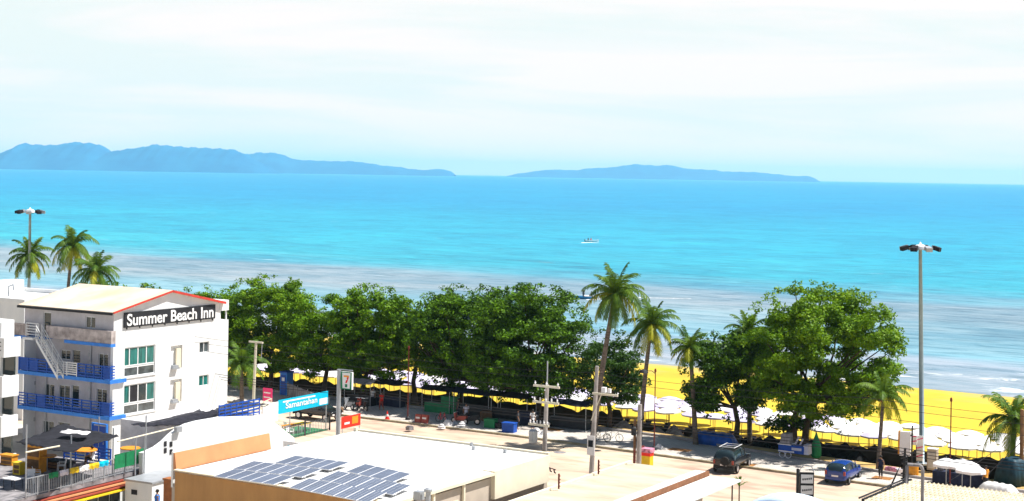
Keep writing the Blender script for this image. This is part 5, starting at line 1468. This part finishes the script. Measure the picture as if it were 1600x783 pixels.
for i,(px,py) in enumerate(((654,660),(664,661))):
    g=at(px,py,.14); t=thing('road_barrier',['left one of two low red plastic barriers at the kerb','right one of two low red plastic barriers at the kerb'][i],'barrier',g,RZ,'low red plastic barriers at the kerb')
    MB().prism([(-.3,-.2,0),(.3,-.2,0),(.3,-.06,.7),(-.3,-.06,.7)],(0,.3,0)).build('body','red',t); MB().box(-.2,.2,-.16,-.12,.35,.5).build('stripe','umb_white',t)
def crate(label,px,py,m,w_=.9,h_=.6,cat='crate'):
    g=at(px,py,.14); t=thing('storage_crate',label,cat,g,RZ+.1)
    MB().box(-w_/2,w_/2,-.35,.35,0,h_).build('box',m,t); MB().box(-w_/2-.04,w_/2+.04,-.39,.39,h_+.002,h_+.06).build('lid',m,t)
    for k in range(3): MB().box(-w_/2+.05,w_/2-.05,-.365,-.352,h_*(.2+.25*k),h_*(.28+.25*k)).build('rib',m,t)
crate('bright blue plastic crate in the tree shade near the kerb',796,675,'blue_rail',1.1,.75); crate('olive green crate in the tree shade left of the blue one',767,668,'green',1.0,.7)
crate('large dark green bin under the big tree',703,646,'green',1.5,1.5,'bin')
crate('small black box between the green and blue crates',780,669,'dark',.4,.4); crate('dark covered counter in the shade left of the leftmost utility pole',826,664,'navy',1.6,1.1,'counter')
# heap of bicycles / scooters
def bicycle(label,px,py,rz,m='dark'):
    g=at(px,py,.14); t=thing('bicycle',label,'bicycle',g,rz,'bicycles parked on the pavement')
    for y in(-.52,.52):
        w_=MB().torus((0,y,.33),.31,.025,'x',22,6).build('wheel','rubber',t); mb=MB()
        for k in range(8): a=k*math.pi/4; mb.tube([(0,y,.33),(0,y+.3*math.cos(a),.33+.3*math.sin(a))],.005,3)
        mb.build('spokes','steel',w_)
    MB().tube([(0,-.52,.33),(0,-.08,.30),(0,.38,.78),(0,-.18,.80),(0,-.52,.33)],.02,6).tube([(0,-.08,.30),(0,-.2,.9)],.02,6).tube([(0,.52,.33),(0,.36,.95)],.02,6).build('frame',m,t)
    MB().box(-.07,.07,-.33,-.08,.9,.95).build('saddle','dark',t); MB().tube([(-.27,.28,1.0),(0,.37,.96),(.27,.28,1.0)],.015,6).build('handlebar','steel',t)
bicycle('black bicycle leaning on the pavement at the foot of the tallest palm, left one',940,690,RZ-math.pi/2); bicycle('silver bicycle on the pavement right of the black one',958,690,RZ-math.pi/2+.3,'steel')
bicycle('bicycle standing in the shade behind the orange and white clutter',690,661,RZ-math.pi/2-.3,'redbright')
def motorbike(label,px,py,rz,m,z=.14):
    g=at(px,py,z); t=thing('motorbike',label,'motorbike',g,rz,'motorbikes parked in the shade')
    for y in(-.6,.6):
        w_=MB().torus((0,y,.30),.24,.06,'x',18,8).build('wheel','rubber',t,smooth=True); MB().tube([(-.03,y,.3),(.03,y,.3)],.16,12).build('rim','rim',w_)
    MB().prism([(-.14,-.75,.62),(-.14,-.45,.38),(-.14,.15,.34),(-.14,.30,.45),(-.14,.05,.72),(-.14,-.75,.80)],(.28,0,0)).build('body',m,t)
    MB().prism([(-.17,.32,.35),(-.17,.42,.35),(-.17,.52,.95),(-.17,.38,.98)],(.34,0,0)).build('front_shield',m,t)
    MB().prism([(-.12,-.8,.80),(.12,-.8,.80),(.12,0,.74),(-.12,0,.74)],(0,0,.08)).build('seat','dark',t)
    MB().tube([(0,.6,.3),(0,.46,1.0)],.03,6).tube([(-.32,.36,1.06),(0,.46,1.02),(.32,.36,1.06)],.02,6).build('handlebar','steel',t); MB().lathe([(.02,-.05),(.09,0),(.02,.06)],(0,.54,.92),10).build('headlight','umb_white',t)
for i,(px,py,c,lab) in enumerate(((560,640,'red','red motorbike in deep shade left of the person in red'),(571,641,'dark','black motorbike beside the red one in deep shade'),(545,640,'steel','silver motorbike behind the tall sign pole'),(718,663,'red','red motorbike among the clutter under the big tree'),(735,664,'dark','black motorbike in the shade left of the green crate'),(846,668,'dark','black motorbike behind the leftmost utility pole'))):
    motorbike(lab,px,py,RZ+.5+i*.35,c)
# market stalls under the trees
def mstall(label,px,py,m1,m2,w_=3.0,b=None):
    g=at(px,py,.14); t=thing('market_stall',label,'stall',g,RZ,'vendor stalls in the tree shade')
    for x in(-w_/2,w_/2):
        for y in(-.8,.8): MB().tube([(x,y,0),(x,y,2.1)],.03,6).build('post','steel',t)
    r=random.Random(px); vs=[];fs=[]
    for i in range(9):
        for j in range(5): u_,v_=i/8*2-1,j/4*2-1; vs.append((u_*(w_/2+.2),v_*1.0,2.12+.35*(1-abs(v_))-.06*abs(math.sin(i*math.pi/4))+r.uniform(-.02,.02)))
    for i in range(8):
        for j in range(4): fs.append((i*5+j,(i+1)*5+j,(i+1)*5+j+1,i*5+j+1))
    MB().vf(vs,fs).build('roof',m1,t).modifiers.new('s','SOLIDIFY').thickness=.02
    MB().box(-w_/2+.1,w_/2-.1,-.55,.3,.0,.85).build('counter',m2,t)
mstall('grey roofed vendor stall in deep shade right of the tall sign',566,632,'tarp_grey','dark'); mstall('dark vendor stall behind the person in red',612,634,'net','navy')
mstall('green roofed vendor stall under the big tree, left of the trunk',688,644,'net','green'); mstall('dark vendor stall under the big tree, right of the trunk',745,650,'navy','dark',4)
mstall('grey vendor stall in shade left of the leftmost utility pole',800,655,'net','dark',4); mstall('dark vendor stall behind the bicycles',890,668,'navy','dark',4)
# white clutter (rope nets and bags) on the pavement
for i,(px,py,s) in enumerate(((700,664,.5),(712,662,.35),(690,669,.4),(722,666,.45),(838,677,.5),(850,679,.4),(1030,700,.35))):
    g=at(px,py,.14); r=random.Random(i+5); mb=MB(); vs=[]; pr_=[]
    for k in range(6): pr_.append((s*(1-k/6)**.6*r.uniform(.8,1.2),k*s*.18))
    mb.lathe(pr_,(0,0,0),9)
    lab=['biggest pale sack in the clutter under the big tree','pale sack right of the biggest one in the clutter','pale sack nearest to the kerb in the clutter','pale sack at the right end of the clutter','larger pale sack beside the leftmost utility pole','smaller pale sack beside the leftmost utility pole','pale sack at the foot of the red lamp post by the palms'][i]
    tag(mb.build('sack','old_white',loc=g,rz=i),lab,'sack','pale sacks on the pavement')
# table umbrellas and stall on the right
def tumb(label,px,py,r=1.5,m='umb_white',h=2.2):
    g=at(px,py,.14); t=thing('table_umbrella',label,'umbrella',g,RZ,'wide white umbrellas over the pavement stall'); n=10; vs=[(0,0,h+.45)];fs=[]
    for q,z in((.5,.28),(1,0),(1.01,-.2)):
        for k in range(n): a=2*math.pi*k/n; vs.append((r*q*math.cos(a),r*q*math.sin(a),h+z+(.05 if k%2 and z<0 else 0)))
    for k in range(n): fs.append((0,1+k,1+(k+1)%n))
    for g_ in range(2):
        for k in range(n): fs.append((1+g_*n+k,1+(g_+1)*n+k,1+(g_+1)*n+(k+1)%n,1+g_*n+(k+1)%n))
    MB().vf(vs,fs).build('canopy',m,t).modifiers.new('s','SOLIDIFY').thickness=.015
    MB().tube([(0,0,0),(0,0,h+.5)],.03,8).build('pole','steel',t)
tumb('wide white umbrella at the left of the pavement stall beyond the mast',1478,768,.95,h=1.95); tumb('widest white umbrella, in the middle of the pavement stall',1503,770,1.25,h=1.95); tumb('white umbrella nearest the camera at the right of the pavement stall',1516,777,1.05,h=1.9)
g=at(1500,758,.14); t=thing('market_stall','dark stall counter with teal and silver goods under the white umbrellas','stall',g,RZ)
MB().box(-1.9,1.9,-.4,.4,0,.9).build('counter','navy',t)
for k,(x,c) in enumerate(((-1.4,'tarp_grey'),(-.6,'dark'),(.1,'teal'),(.7,'steel'),(1.3,'teal'))): MB().lathe([(.22,0),(.26,.15),(.2,.4),(.1,.5)],(x,0,.903),10).build('goods',c,t)
# signs near the mast
g=at(1412,735,0); g=W(*ab(atY(1412,712,116)),0); t=thing('sign_board','upright white sign box with an orange side panel left of the mast','sign',g,RZ)
z1=atY(1412,674,116).z; z0=atY(1412,712,116).z
MB().box(-.28,.5,-.15,.15,z0,z1).build('box','umb_white',t); MB().box(-.40,-.283,-.17,.17,z0+.1,z1).build('side_panel','orange_bright',t); MB().tube([(.62,0,0),(.62,0,atY(1418,664,116).z)],.06,8).build('post','dark',t)
MB().box(.503,.56,-.03,.03,z0+.2,z0+.3).box(.503,.56,-.03,.03,z1-.3,z1-.2).build('clamp','dark',t)
def pinkp(label,px,yt,yb,w_):
    b_=W(*ab(atY(px,yb,117.5)),0); t=thing('sign_board',label,'sign',b_,RZ); z1=atY(px,yt,117.5).z; z0=max(.3,atY(px,yb,117.5).z)
    MB().box(-w_/2,w_/2,-.05,.05,z0,z1).build('board','umb_white',t)
    n=max(2,int((z1-z0)/.5))
    for k in range(n):
        zz=z0+(z1-z0)*(k+.5)/n; MB().prism([(-w_/2,-.056,zz-.05),(w_/2,-.056,zz+.12),(w_/2,-.056,zz+.2),(-w_/2,-.056,zz+.03)],(0,-.006,0)).build('pink_stripe','pink',t)
    for x in (-w_/2+.05,w_/2-.05): MB().tube([(x,0,0),(x,0,z0)],.03,6).build('post','dark',t)
pinkp('short pink and white board just left of the floodlight mast, upper one',1425,680,695,.75); pinkp('tall narrow pink and white board touching the left side of the mast',1437,681,720,.5)
g=at(1427,748,0); t=thing('trash_bin','orange bin with a rounded lid behind the grey gate frame','bin',g,RZ); MB().lathe([(.30,.25),(.38,.3),(.38,.95),(.34,1.0)],(0,0,0),14).build('body','orange_bright',t); MB().lathe([(.36,1.003),(.2,1.12),(.05,1.15)],(0,0,0),14).build('lid','yellow',t); MB().tube([(0,0,0),(0,0,.25)],.25,10).build('base','dark',t)
g=at(1457,735,.14); t=thing('cabinet','pale grey metal cabinet just right of the floodlight mast','cabinet',g,RZ); MB().box(-.35,.35,-.3,.3,.05,1.6).build('body','beige',t); MB().box(-.38,.38,-.33,.33,1.603,1.68).build('top','white_wall',t); MB().box(-.28,.28,-.32,-.303,.2,1.45).build('door','old_white',t)
# dark post with tangled cables + gate frame + corrugated roof
g=at(1414,757,0)+Vector((0,0,0)); t=thing('cable_post','dark post wrapped in tangled black cables at the corner of the corrugated roof','post',at(1411,765,0),RZ); z=atY(1411,700,t.location.y).z
MB().tube([(0,0,0),(.1,0,z)],.09,8).build('post','dark',t); mb=MB(); r=random.Random(3); mb.tube([(.05+.28*math.cos(k*.9)*r.uniform(.5,1),.2*math.sin(k*.9),.6+k*(z-.9)/40) for k in range(40)],.035,5).build('cable_tangle','dark',t)
MB().tube([(-.9,-.2,.0),(-.5,-.1,1.0),(-.1,0,2.0),(.2,0,2.3)],.06,6).build('hose','net',t)
RZc=4.0
r0=at(1425,752,RZc); g=Vector((r0.x,r0.y,0)); t=thing('shed','small shed with a pale corrugated roof in the bottom right corner','shed',g,RZ)
def cr2(px,py): return local(at(px,py,RZc),g)
xe=cr2(1605,778).x+3; ye=-9
mb=MB(); n=int(xe/.26); vs=[];fs=[]
for i in range(n*2+1):
    x=i*.13; z=RZc+.085*math.cos(i*math.pi/1.0)
    vs+=[(x,0.15,z-.02),(x,ye,z+.35)]
for i in range(n*2): fs.append((i*2,i*2+1,i*2+3,i*2+2))
mb.vf(vs,fs).build('corrugated_roof','corr2',t).modifiers.new('s','SOLIDIFY').thickness=.03
MB().box(0,xe,-.1,.05,RZc-.35,RZc-.1).build('fascia_board','rust',t); MB().box(.1,xe-.1,ye,-.11,0,RZc-.4).build('wall','beige',t)
mb=MB()
for k in range(24): y=.1-k*.38; mb.box(-.25,-.05,y-.1,y+.1,RZc-.05+.012*k,RZc+.1+.014*k)
mb.tube([(-.3,.3,RZc+.15),(-.3,-9,RZc+.5)],.05,6); mb.build('edge_wire','dark',t)
ga=atY(1441,783,75); gy=75
t=thing('gate_frame','bent grey steel pipe frame rising in front of the orange bin','pipe frame',Vector((atY(1441,783,gy).x,gy,0)),0)
zt=atY(1440,727,gy).z; xl=atY(1418,727,gy).x-t.location.x
MB().tube([(0,0,0),(0,0,zt-.25),(-.06,0,zt-.08),(-.2,0,zt),(xl,0,zt+.03),(xl-.02,0,zt-.05),(xl-.02,0,zt-.9)],.085,8).build('pipe','tarp_grey',t,smooth=True)
# sign totem and blue canopy at the bottom
gy=92; g=Vector((atY(1255,783,gy).x,gy,0)); t=thing('sign_totem','dark framed sign post with three white lettered panels under a hoop','sign',g,RZ+.5)
zt=atY(1255,738,gy).z; MB().tube([(-.35,0,0),(-.35,0,zt+.2)],.09,8).build('post','dark',t)
MB().box(-.25,.62,-.05,.05,zt-2.2,zt).build('frame','dark',t)
for k,w2 in enumerate((.62,.62,.75)):
    z=zt-.12-.66*k; o=MB().box(-.16,.56,-.065,-.052,z-w2*.85,z).build('panel','umb_white',t)
lettering('OPEN',t,'navy',.5,.14,(.2,-.072,zt-.35),(math.pi/2,0,0),.003,0) if False else None
for k in (0,1):
    z=zt-.42-.66*k; mb=MB()
    for q in range(5): mb.box(-.08+.12*q,.0+.12*q,-.070,-.066,z+.015*q-.05,z+.015*q+.06)
    mb.build('lettering','net',t)
mb=MB(); mb.tube([(.18+.42*math.cos(a),0,zt+.02+.42*math.sin(a)) for a in [math.pi*k/10 for k in range(11)]],.03,6).build('hoop','steel',t)
# gazebo canopy
gy=88; g=Vector((atY(1232,790,gy).x,gy,0)); zc=atY(1232,783,gy).z; t=thing('canopy','pale blue and white curved canopy at the bottom edge beside the sign','canopy',g,RZ)
vs=[];fs=[]; 
for i in range(17):
    for j in range(7):
        u_,v_=i/16*2-1,j/6*2-1; vs.append((u_*2.1,v_*1.4,zc-.35+.75*(1-u_*u_*.8)*(1-.25*v_*v_)))
for i in range(16):
    for j in range(6): fs.append((i*7+j,(i+1)*7+j,(i+1)*7+j+1,i*7+j+1))
MB().vf(vs,fs).build('cloth','canopy_blue',t,smooth=True).modifiers.new('s','SOLIDIFY').thickness=.03
for x in(-2,2):
    for y in (-1.3,1.3): MB().tube([(x,y,0),(x,y,zc-.2)],.04,6).build('post','steel',t)
# manhole / road marks
for i,(px,py,r) in enumerate(((875,707,.5),(636,686,.9))):
    o=MB().lathe([(r,0),(r,.006)],(0,0,0),20).build('manhole','net' if i else 'tarp_grey',loc=at(px,py,.004),rz=0); tag(o,['round manhole cover in the road near the leftmost utility pole','dark round cover in the road beside the far edge of the store roof'][i],'manhole')
# ------------------------------------------------------------------ boats
def boat(label,px,py,Lb,rz,m='boat_blue',mw='umb_white'):
    g=at(px,py,SEA); t=thing('boat',label,'boat',g,rz)
    st=[(-.5,.36,.55),(-.2,.42,.52),(.15,.40,.58),(.38,.22,.75),(.5,.03,.95)]; vs=[];fs=[]
    for (u_,hw,zz) in st:
        y=u_*Lb; w_=hw*Lb*.42
        vs+=[(-w_,y,zz),(-w_*.72,y,.05),(0,y,-.2),(w_*.72,y,.05),(w_,y,zz),(w_*.86,y,zz-.02),(0,y,.22),(-w_*.86,y,zz-.02)]
    for i in range(4):
        for j in range(8): fs.append((i*8+j,i*8+(j+1)%8,(i+1)*8+(j+1)%8,(i+1)*8+j))
    fs.append(tuple(range(8))); fs.append(tuple(32+k for k in range(8))[::-1])
    MB().vf(vs,fs).build('hull',m,t);
    q=MB(); q.prism([(-.36*Lb*.42,-.5*Lb,.56),(.36*Lb*.42,-.5*Lb,.56),(.40*Lb*.42,-.1*Lb,.56),(-.40*Lb*.42,-.1*Lb,.56)],(0,0,.06)); q.build('deck',mw,t)
    MB().box(-.18,.18,-.5*Lb-.25,-.5*Lb,.1,.95).build('outboard_motor','dark',t); return t
bt=boat('grey blue longboat with two people close to the shore behind the tallest palm',908,467,6.0,math.pi/2+.05,'boat_blue')
b1=boat('small white boat far out on the blue water',925,378,5.0,-math.pi/2,'umb_white'); 
mk('foam', (.85,.87,.88), .7, .25, 2)
def foam(name,label,pts,w0,w1):
    mb=MB(); vs=[];fs=[]; r=random.Random(len(pts)); n=len(pts)-1; k=60; 
    for i in range(k+1):
        u_=i/k*n; j=min(n-1,int(u_)); p=Vector(pts[j]).lerp(Vector(pts[j+1]),u_-j); w_=w0+(w1-w0)*i/k; e=r.uniform(.5,1.3)*w_
        vs+=[(p.x,p.y-e*.5+r.uniform(-.2,.2)*w_,.03),(p.x,p.y+e*.5,.03)]
    for i in range(k): fs.append((i*2,i*2+2,i*2+3,i*2+1))
    c=Vector(vs[0]); vs=[tuple(Vector(v)-c) for v in vs]
    o=mb.vf(vs,fs).build(name,'foam',loc=(c.x,c.y,SEA+.03)); tag(o,kind='structure')
foam('wake','',[at(916,468.5,SEA),at(985,465,SEA),at(1030,466,SEA),at(1080,467,SEA)],1.8,.6)
foam('bow_foam','',[at(908,379.5,SEA),at(925,379,SEA),at(936,379.8,SEA)],5,1.5)

for i,(px,py,m_,sx_,sy_,h_,lab,nm,ct) in enumerate((
 (1392,738,'pinkwhite',.9,.5,.35,'pink and white cloth bundle beside the golden palm trunk','cloth_bundle','bundle'),
 (1403,739,'lavender',.6,.5,.3,'lilac bundle right of the pink one by the golden palm','cloth_bundle','bundle'),
 (530,648,'wood',.8,.6,.6,'brown wooden box on the pavement behind the tall sign pole','wooden_box','box'),
 (640,672,'tarp_grey',.5,.5,.3,'small grey box near the kerb right of the barriers','wooden_box','box'),
 (760,657,'wood',1.0,.5,.8,'low brown cupboard in deep shade behind the green crate','wooden_box','box'))):
    g=at(px,py,.14); r=random.Random(i); t=thing(nm,lab,ct,g,RZ+i)
    MB().prism([(-sx_/2,-sy_/2,0),(sx_/2,-sy_/2,0),(sx_/2*.9,sy_/2,0),(-sx_/2*.9,sy_/2,0)],(.03,0,h_)).build('body',m_,t); MB().box(-sx_*.4,sx_*.4,-sy_*.35,sy_*.3,h_+.003,h_+.06).build('top',m_,t)
# ------------------------------------------------------------------ people
def person(label,loc,rz,pose='stand',shirt='redbright',trousers='dark',h=1.68,sleeve=True,legs=True,hold=None):
    t=thing('person',label,'person',loc,rz); s=h/1.72
    st=.10 if pose=='walk' else 0.0
    J={'pelvis':(0,0,.95),'waist':(0,.0,1.10),'chest':(0,.01,1.32),'neck':(0,.0,1.49),'nb':(0,.01,1.55),'hd':(0,.02,1.64),'ht':(0,.02,1.72),
       'hl':(-.09,0,.90),'kl':(-.10,.04+st,.50),'al':(-.10,-.02+st*1.8,.09),'fl':(-.11,.14+st*1.8,.03),
       'hr':(.09,0,.90),'kr':(.10,.04-st*.3,.50),'ar':(.10,-.04-st*2.2,.10),'fr':(.11,.11-st*2.2,.03),
       'sl':(-.18,0,1.42),'el':(-.25,-.02-st,1.14),'wl':(-.25,.06-st*.6,.90),'pl':(-.25,.08-st*.6,.82),
       'sr':(.18,0,1.42),'er':(.25,-.02+st,1.14),'wr':(.25,.08+st,.90),'pr':(.25,.10+st,.82)}
    if pose=='sit':
        dz=-.48
        for k in J: J[k]=(J[k][0],J[k][1],J[k][2]+dz)
        J['kl']=(-.11,.42,.50);J['al']=(-.11,.44,.09);J['fl']=(-.11,.58,.03);J['kr']=(.11,.42,.50);J['ar']=(.11,.44,.09);J['fr']=(.11,.58,.03)
        J['wl']=(-.2,.3,.62);J['pl']=(-.18,.38,.62);J['wr']=(.2,.3,.62);J['pr']=(.18,.38,.62)
    Rd={'pelvis':.14,'waist':.125,'chest':.145,'neck':.055,'nb':.06,'hd':.095,'ht':.075,'hl':.09,'kl':.058,'al':.040,'fl':.035,'hr':.09,'kr':.058,'ar':.04,'fr':.035,'sl':.062,'el':.042,'wl':.03,'pl':.035,'sr':.062,'er':.042,'wr':.03,'pr':.035}
    E=[('pelvis','waist'),('waist','chest'),('chest','neck'),('neck','nb'),('nb','hd'),('hd','ht'),('pelvis','hl'),('hl','kl'),('kl','al'),('al','fl'),('pelvis','hr'),('hr','kr'),('kr','ar'),('ar','fr'),('chest','sl'),('sl','el'),('el','wl'),('wl','pl'),('chest','sr'),('sr','er'),('er','wr'),('wr','pr')]
    # five short fingers per hand
    for sd_,w_ in((-1,'pl'),(1,'pr')):
        for k in range(5):
            b=J[w_]; n1=f'f{w_}{k}'; J[n1]=(b[0]+(.0),b[1]+(-.03+.017*k),b[2]-(.085 if k<4 else .03)+abs(k-1.5)*.008); 
            if k==4: J[n1]=(b[0]-sd_*.01,b[1]+.06,b[2]-.03)
            Rd[n1]=.009; E.append((w_,n1))
    keys=list(J); me=bpy.data.meshes.new('body'); me.from_pydata([tuple(c*s for c in J[k]) for k in keys],[(keys.index(a),keys.index(b)) for a,b in E],[])
    o=bpy.data.objects.new('body',me); col.objects.link(o)
    m_=o.modifiers.new('skin','SKIN')
    for i,k in enumerate(keys): me.skin_vertices[0].data[i].radius=(Rd[k]*s,Rd[k]*s); me.skin_vertices[0].data[i].use_root=(k=='pelvis')
    o.modifiers.new('sub','SUBSURF').levels=1
    ev=bpy.data.meshes.new_from_object(o.evaluated_get(bpy.context.evaluated_depsgraph_get())); bpy.data.objects.remove(o)
    ev.materials.clear(); ev.materials.append(M['skin']); ob=bpy.data.objects.new('body',ev); col.objects.link(ob); ob.parent=t
    for p in ev.polygons: p.use_smooth=True
    v=lambda k: Vector(J[k])*s
    mb=MB(); mb.tube([v('pelvis')-Vector((0,0,.06*s)),v('waist'),v('chest'),v('neck')-Vector((0,0,.02*s))],[.165*s,.155*s,.18*s,.10*s],12)
    for a,b in(('sl','el'),('sr','er')): mb.tube([v(a)+(v('chest')-v(a))*.3,v(a),v(a).lerp(v(b),.6)],[.09*s,.082*s,.066*s],8)
    mb.build('shirt',shirt,t,smooth=True)
    mb=MB()
    for a,b,c in(('hl','kl','al'),('hr','kr','ar')): mb.tube([v('pelvis')*.7+v(a)*.3,v(a),v(b),v(c).lerp(v(b),.35 if legs else .9)],[.13*s,.108*s,.078*s,.066*s],8)
    mb.tube([v('pelvis')+Vector((0,0,.05*s)),v('pelvis')-Vector((0,0,.1*s))],.155*s,10)
    mb.build('trousers',trousers,t,smooth=True)
    hd=v('hd'); MB().lathe([(.098*s,-.03*s),(.112*s,.03*s),(.10*s,.085*s),(.05*s,.125*s),(.005,.13*s)],(hd.x,hd.y-.018*s,hd.z+.0),12).build('hair','hair',t,smooth=True)
    MB().tube([(0,hd.y+.085*s,hd.z-.0),(0,hd.y+.12*s,hd.z-.035*s)],.014*s,5).build('nose','skin',t)
    return t
GZ=.14
person('person in a red top and dark trousers walking in the shade behind the cone',at(596,641,GZ),RZ+1.2,'walk','redbright','red')
person('person in a white shirt standing in the shade left of the walker in red',at(582,634,GZ),RZ+.3,'stand','old_white','tarp_grey')
person('person in a blue shirt standing on a low platform beside the white hut',Vector((atY(246,768,91).x,91,0)),RZ+2.4,'stand','blue_slab','dark',1.68)
bpy.context.view_layer.update()
for o in bpy.data.objects:
    if o.get('category')=='person' and 'low platform' in o['label']: o.location.z=1.285
person('person in dark clothes standing by the green bin under the big tree',at(716,652,GZ),RZ+2,'stand','dark','navy')
person('person in a pale shirt tending the clutter under the big tree',at(728,660,GZ),RZ+.6,'walk','lavender','dark')
person('person in black standing behind the blue crate in the shade',at(809,671,GZ),RZ-1,'stand','dark','dark')
person('person in a white top beside the pale sacks near the leftmost pole',at(832,671,GZ),RZ-2,'stand','old_white','navy')
person('person in an orange shirt at the stall under the white umbrellas',at(1540,765,GZ),RZ+1,'stand','orange_bright','dark')
person('person in black at the foot of the golden palm, facing the road',at(1376,748,GZ),RZ+3,'stand','navy','dark')
person('person in white sitting on the terrace between the orange tables',at(144,727,TZ),rzf+2,'sit','umb_white','dark')
p=at(908,467,SEA); person('person standing in dark clothes in the middle of the longboat',Vector((p.x+.45,p.y,SEA+.22)),0,'stand','dark','dark')
person('person sitting low in the rear of the longboat',Vector((p.x+2.0,p.y,SEA+.28)),1.0,'sit','navy','dark')
p=at(925,378,SEA); person('person in a red shirt seated in the far white boat',Vector((p.x-.4,p.y,SEA+.25)),0,'sit','redbright','dark')
person('person in dark clothes seated behind the red shirt in the far boat',Vector((p.x-1.4,p.y,SEA+.25)),0,'sit','dark','dark')
# people under the trees near the umbrellas, tiny bathers at the waterline left out (none visible)
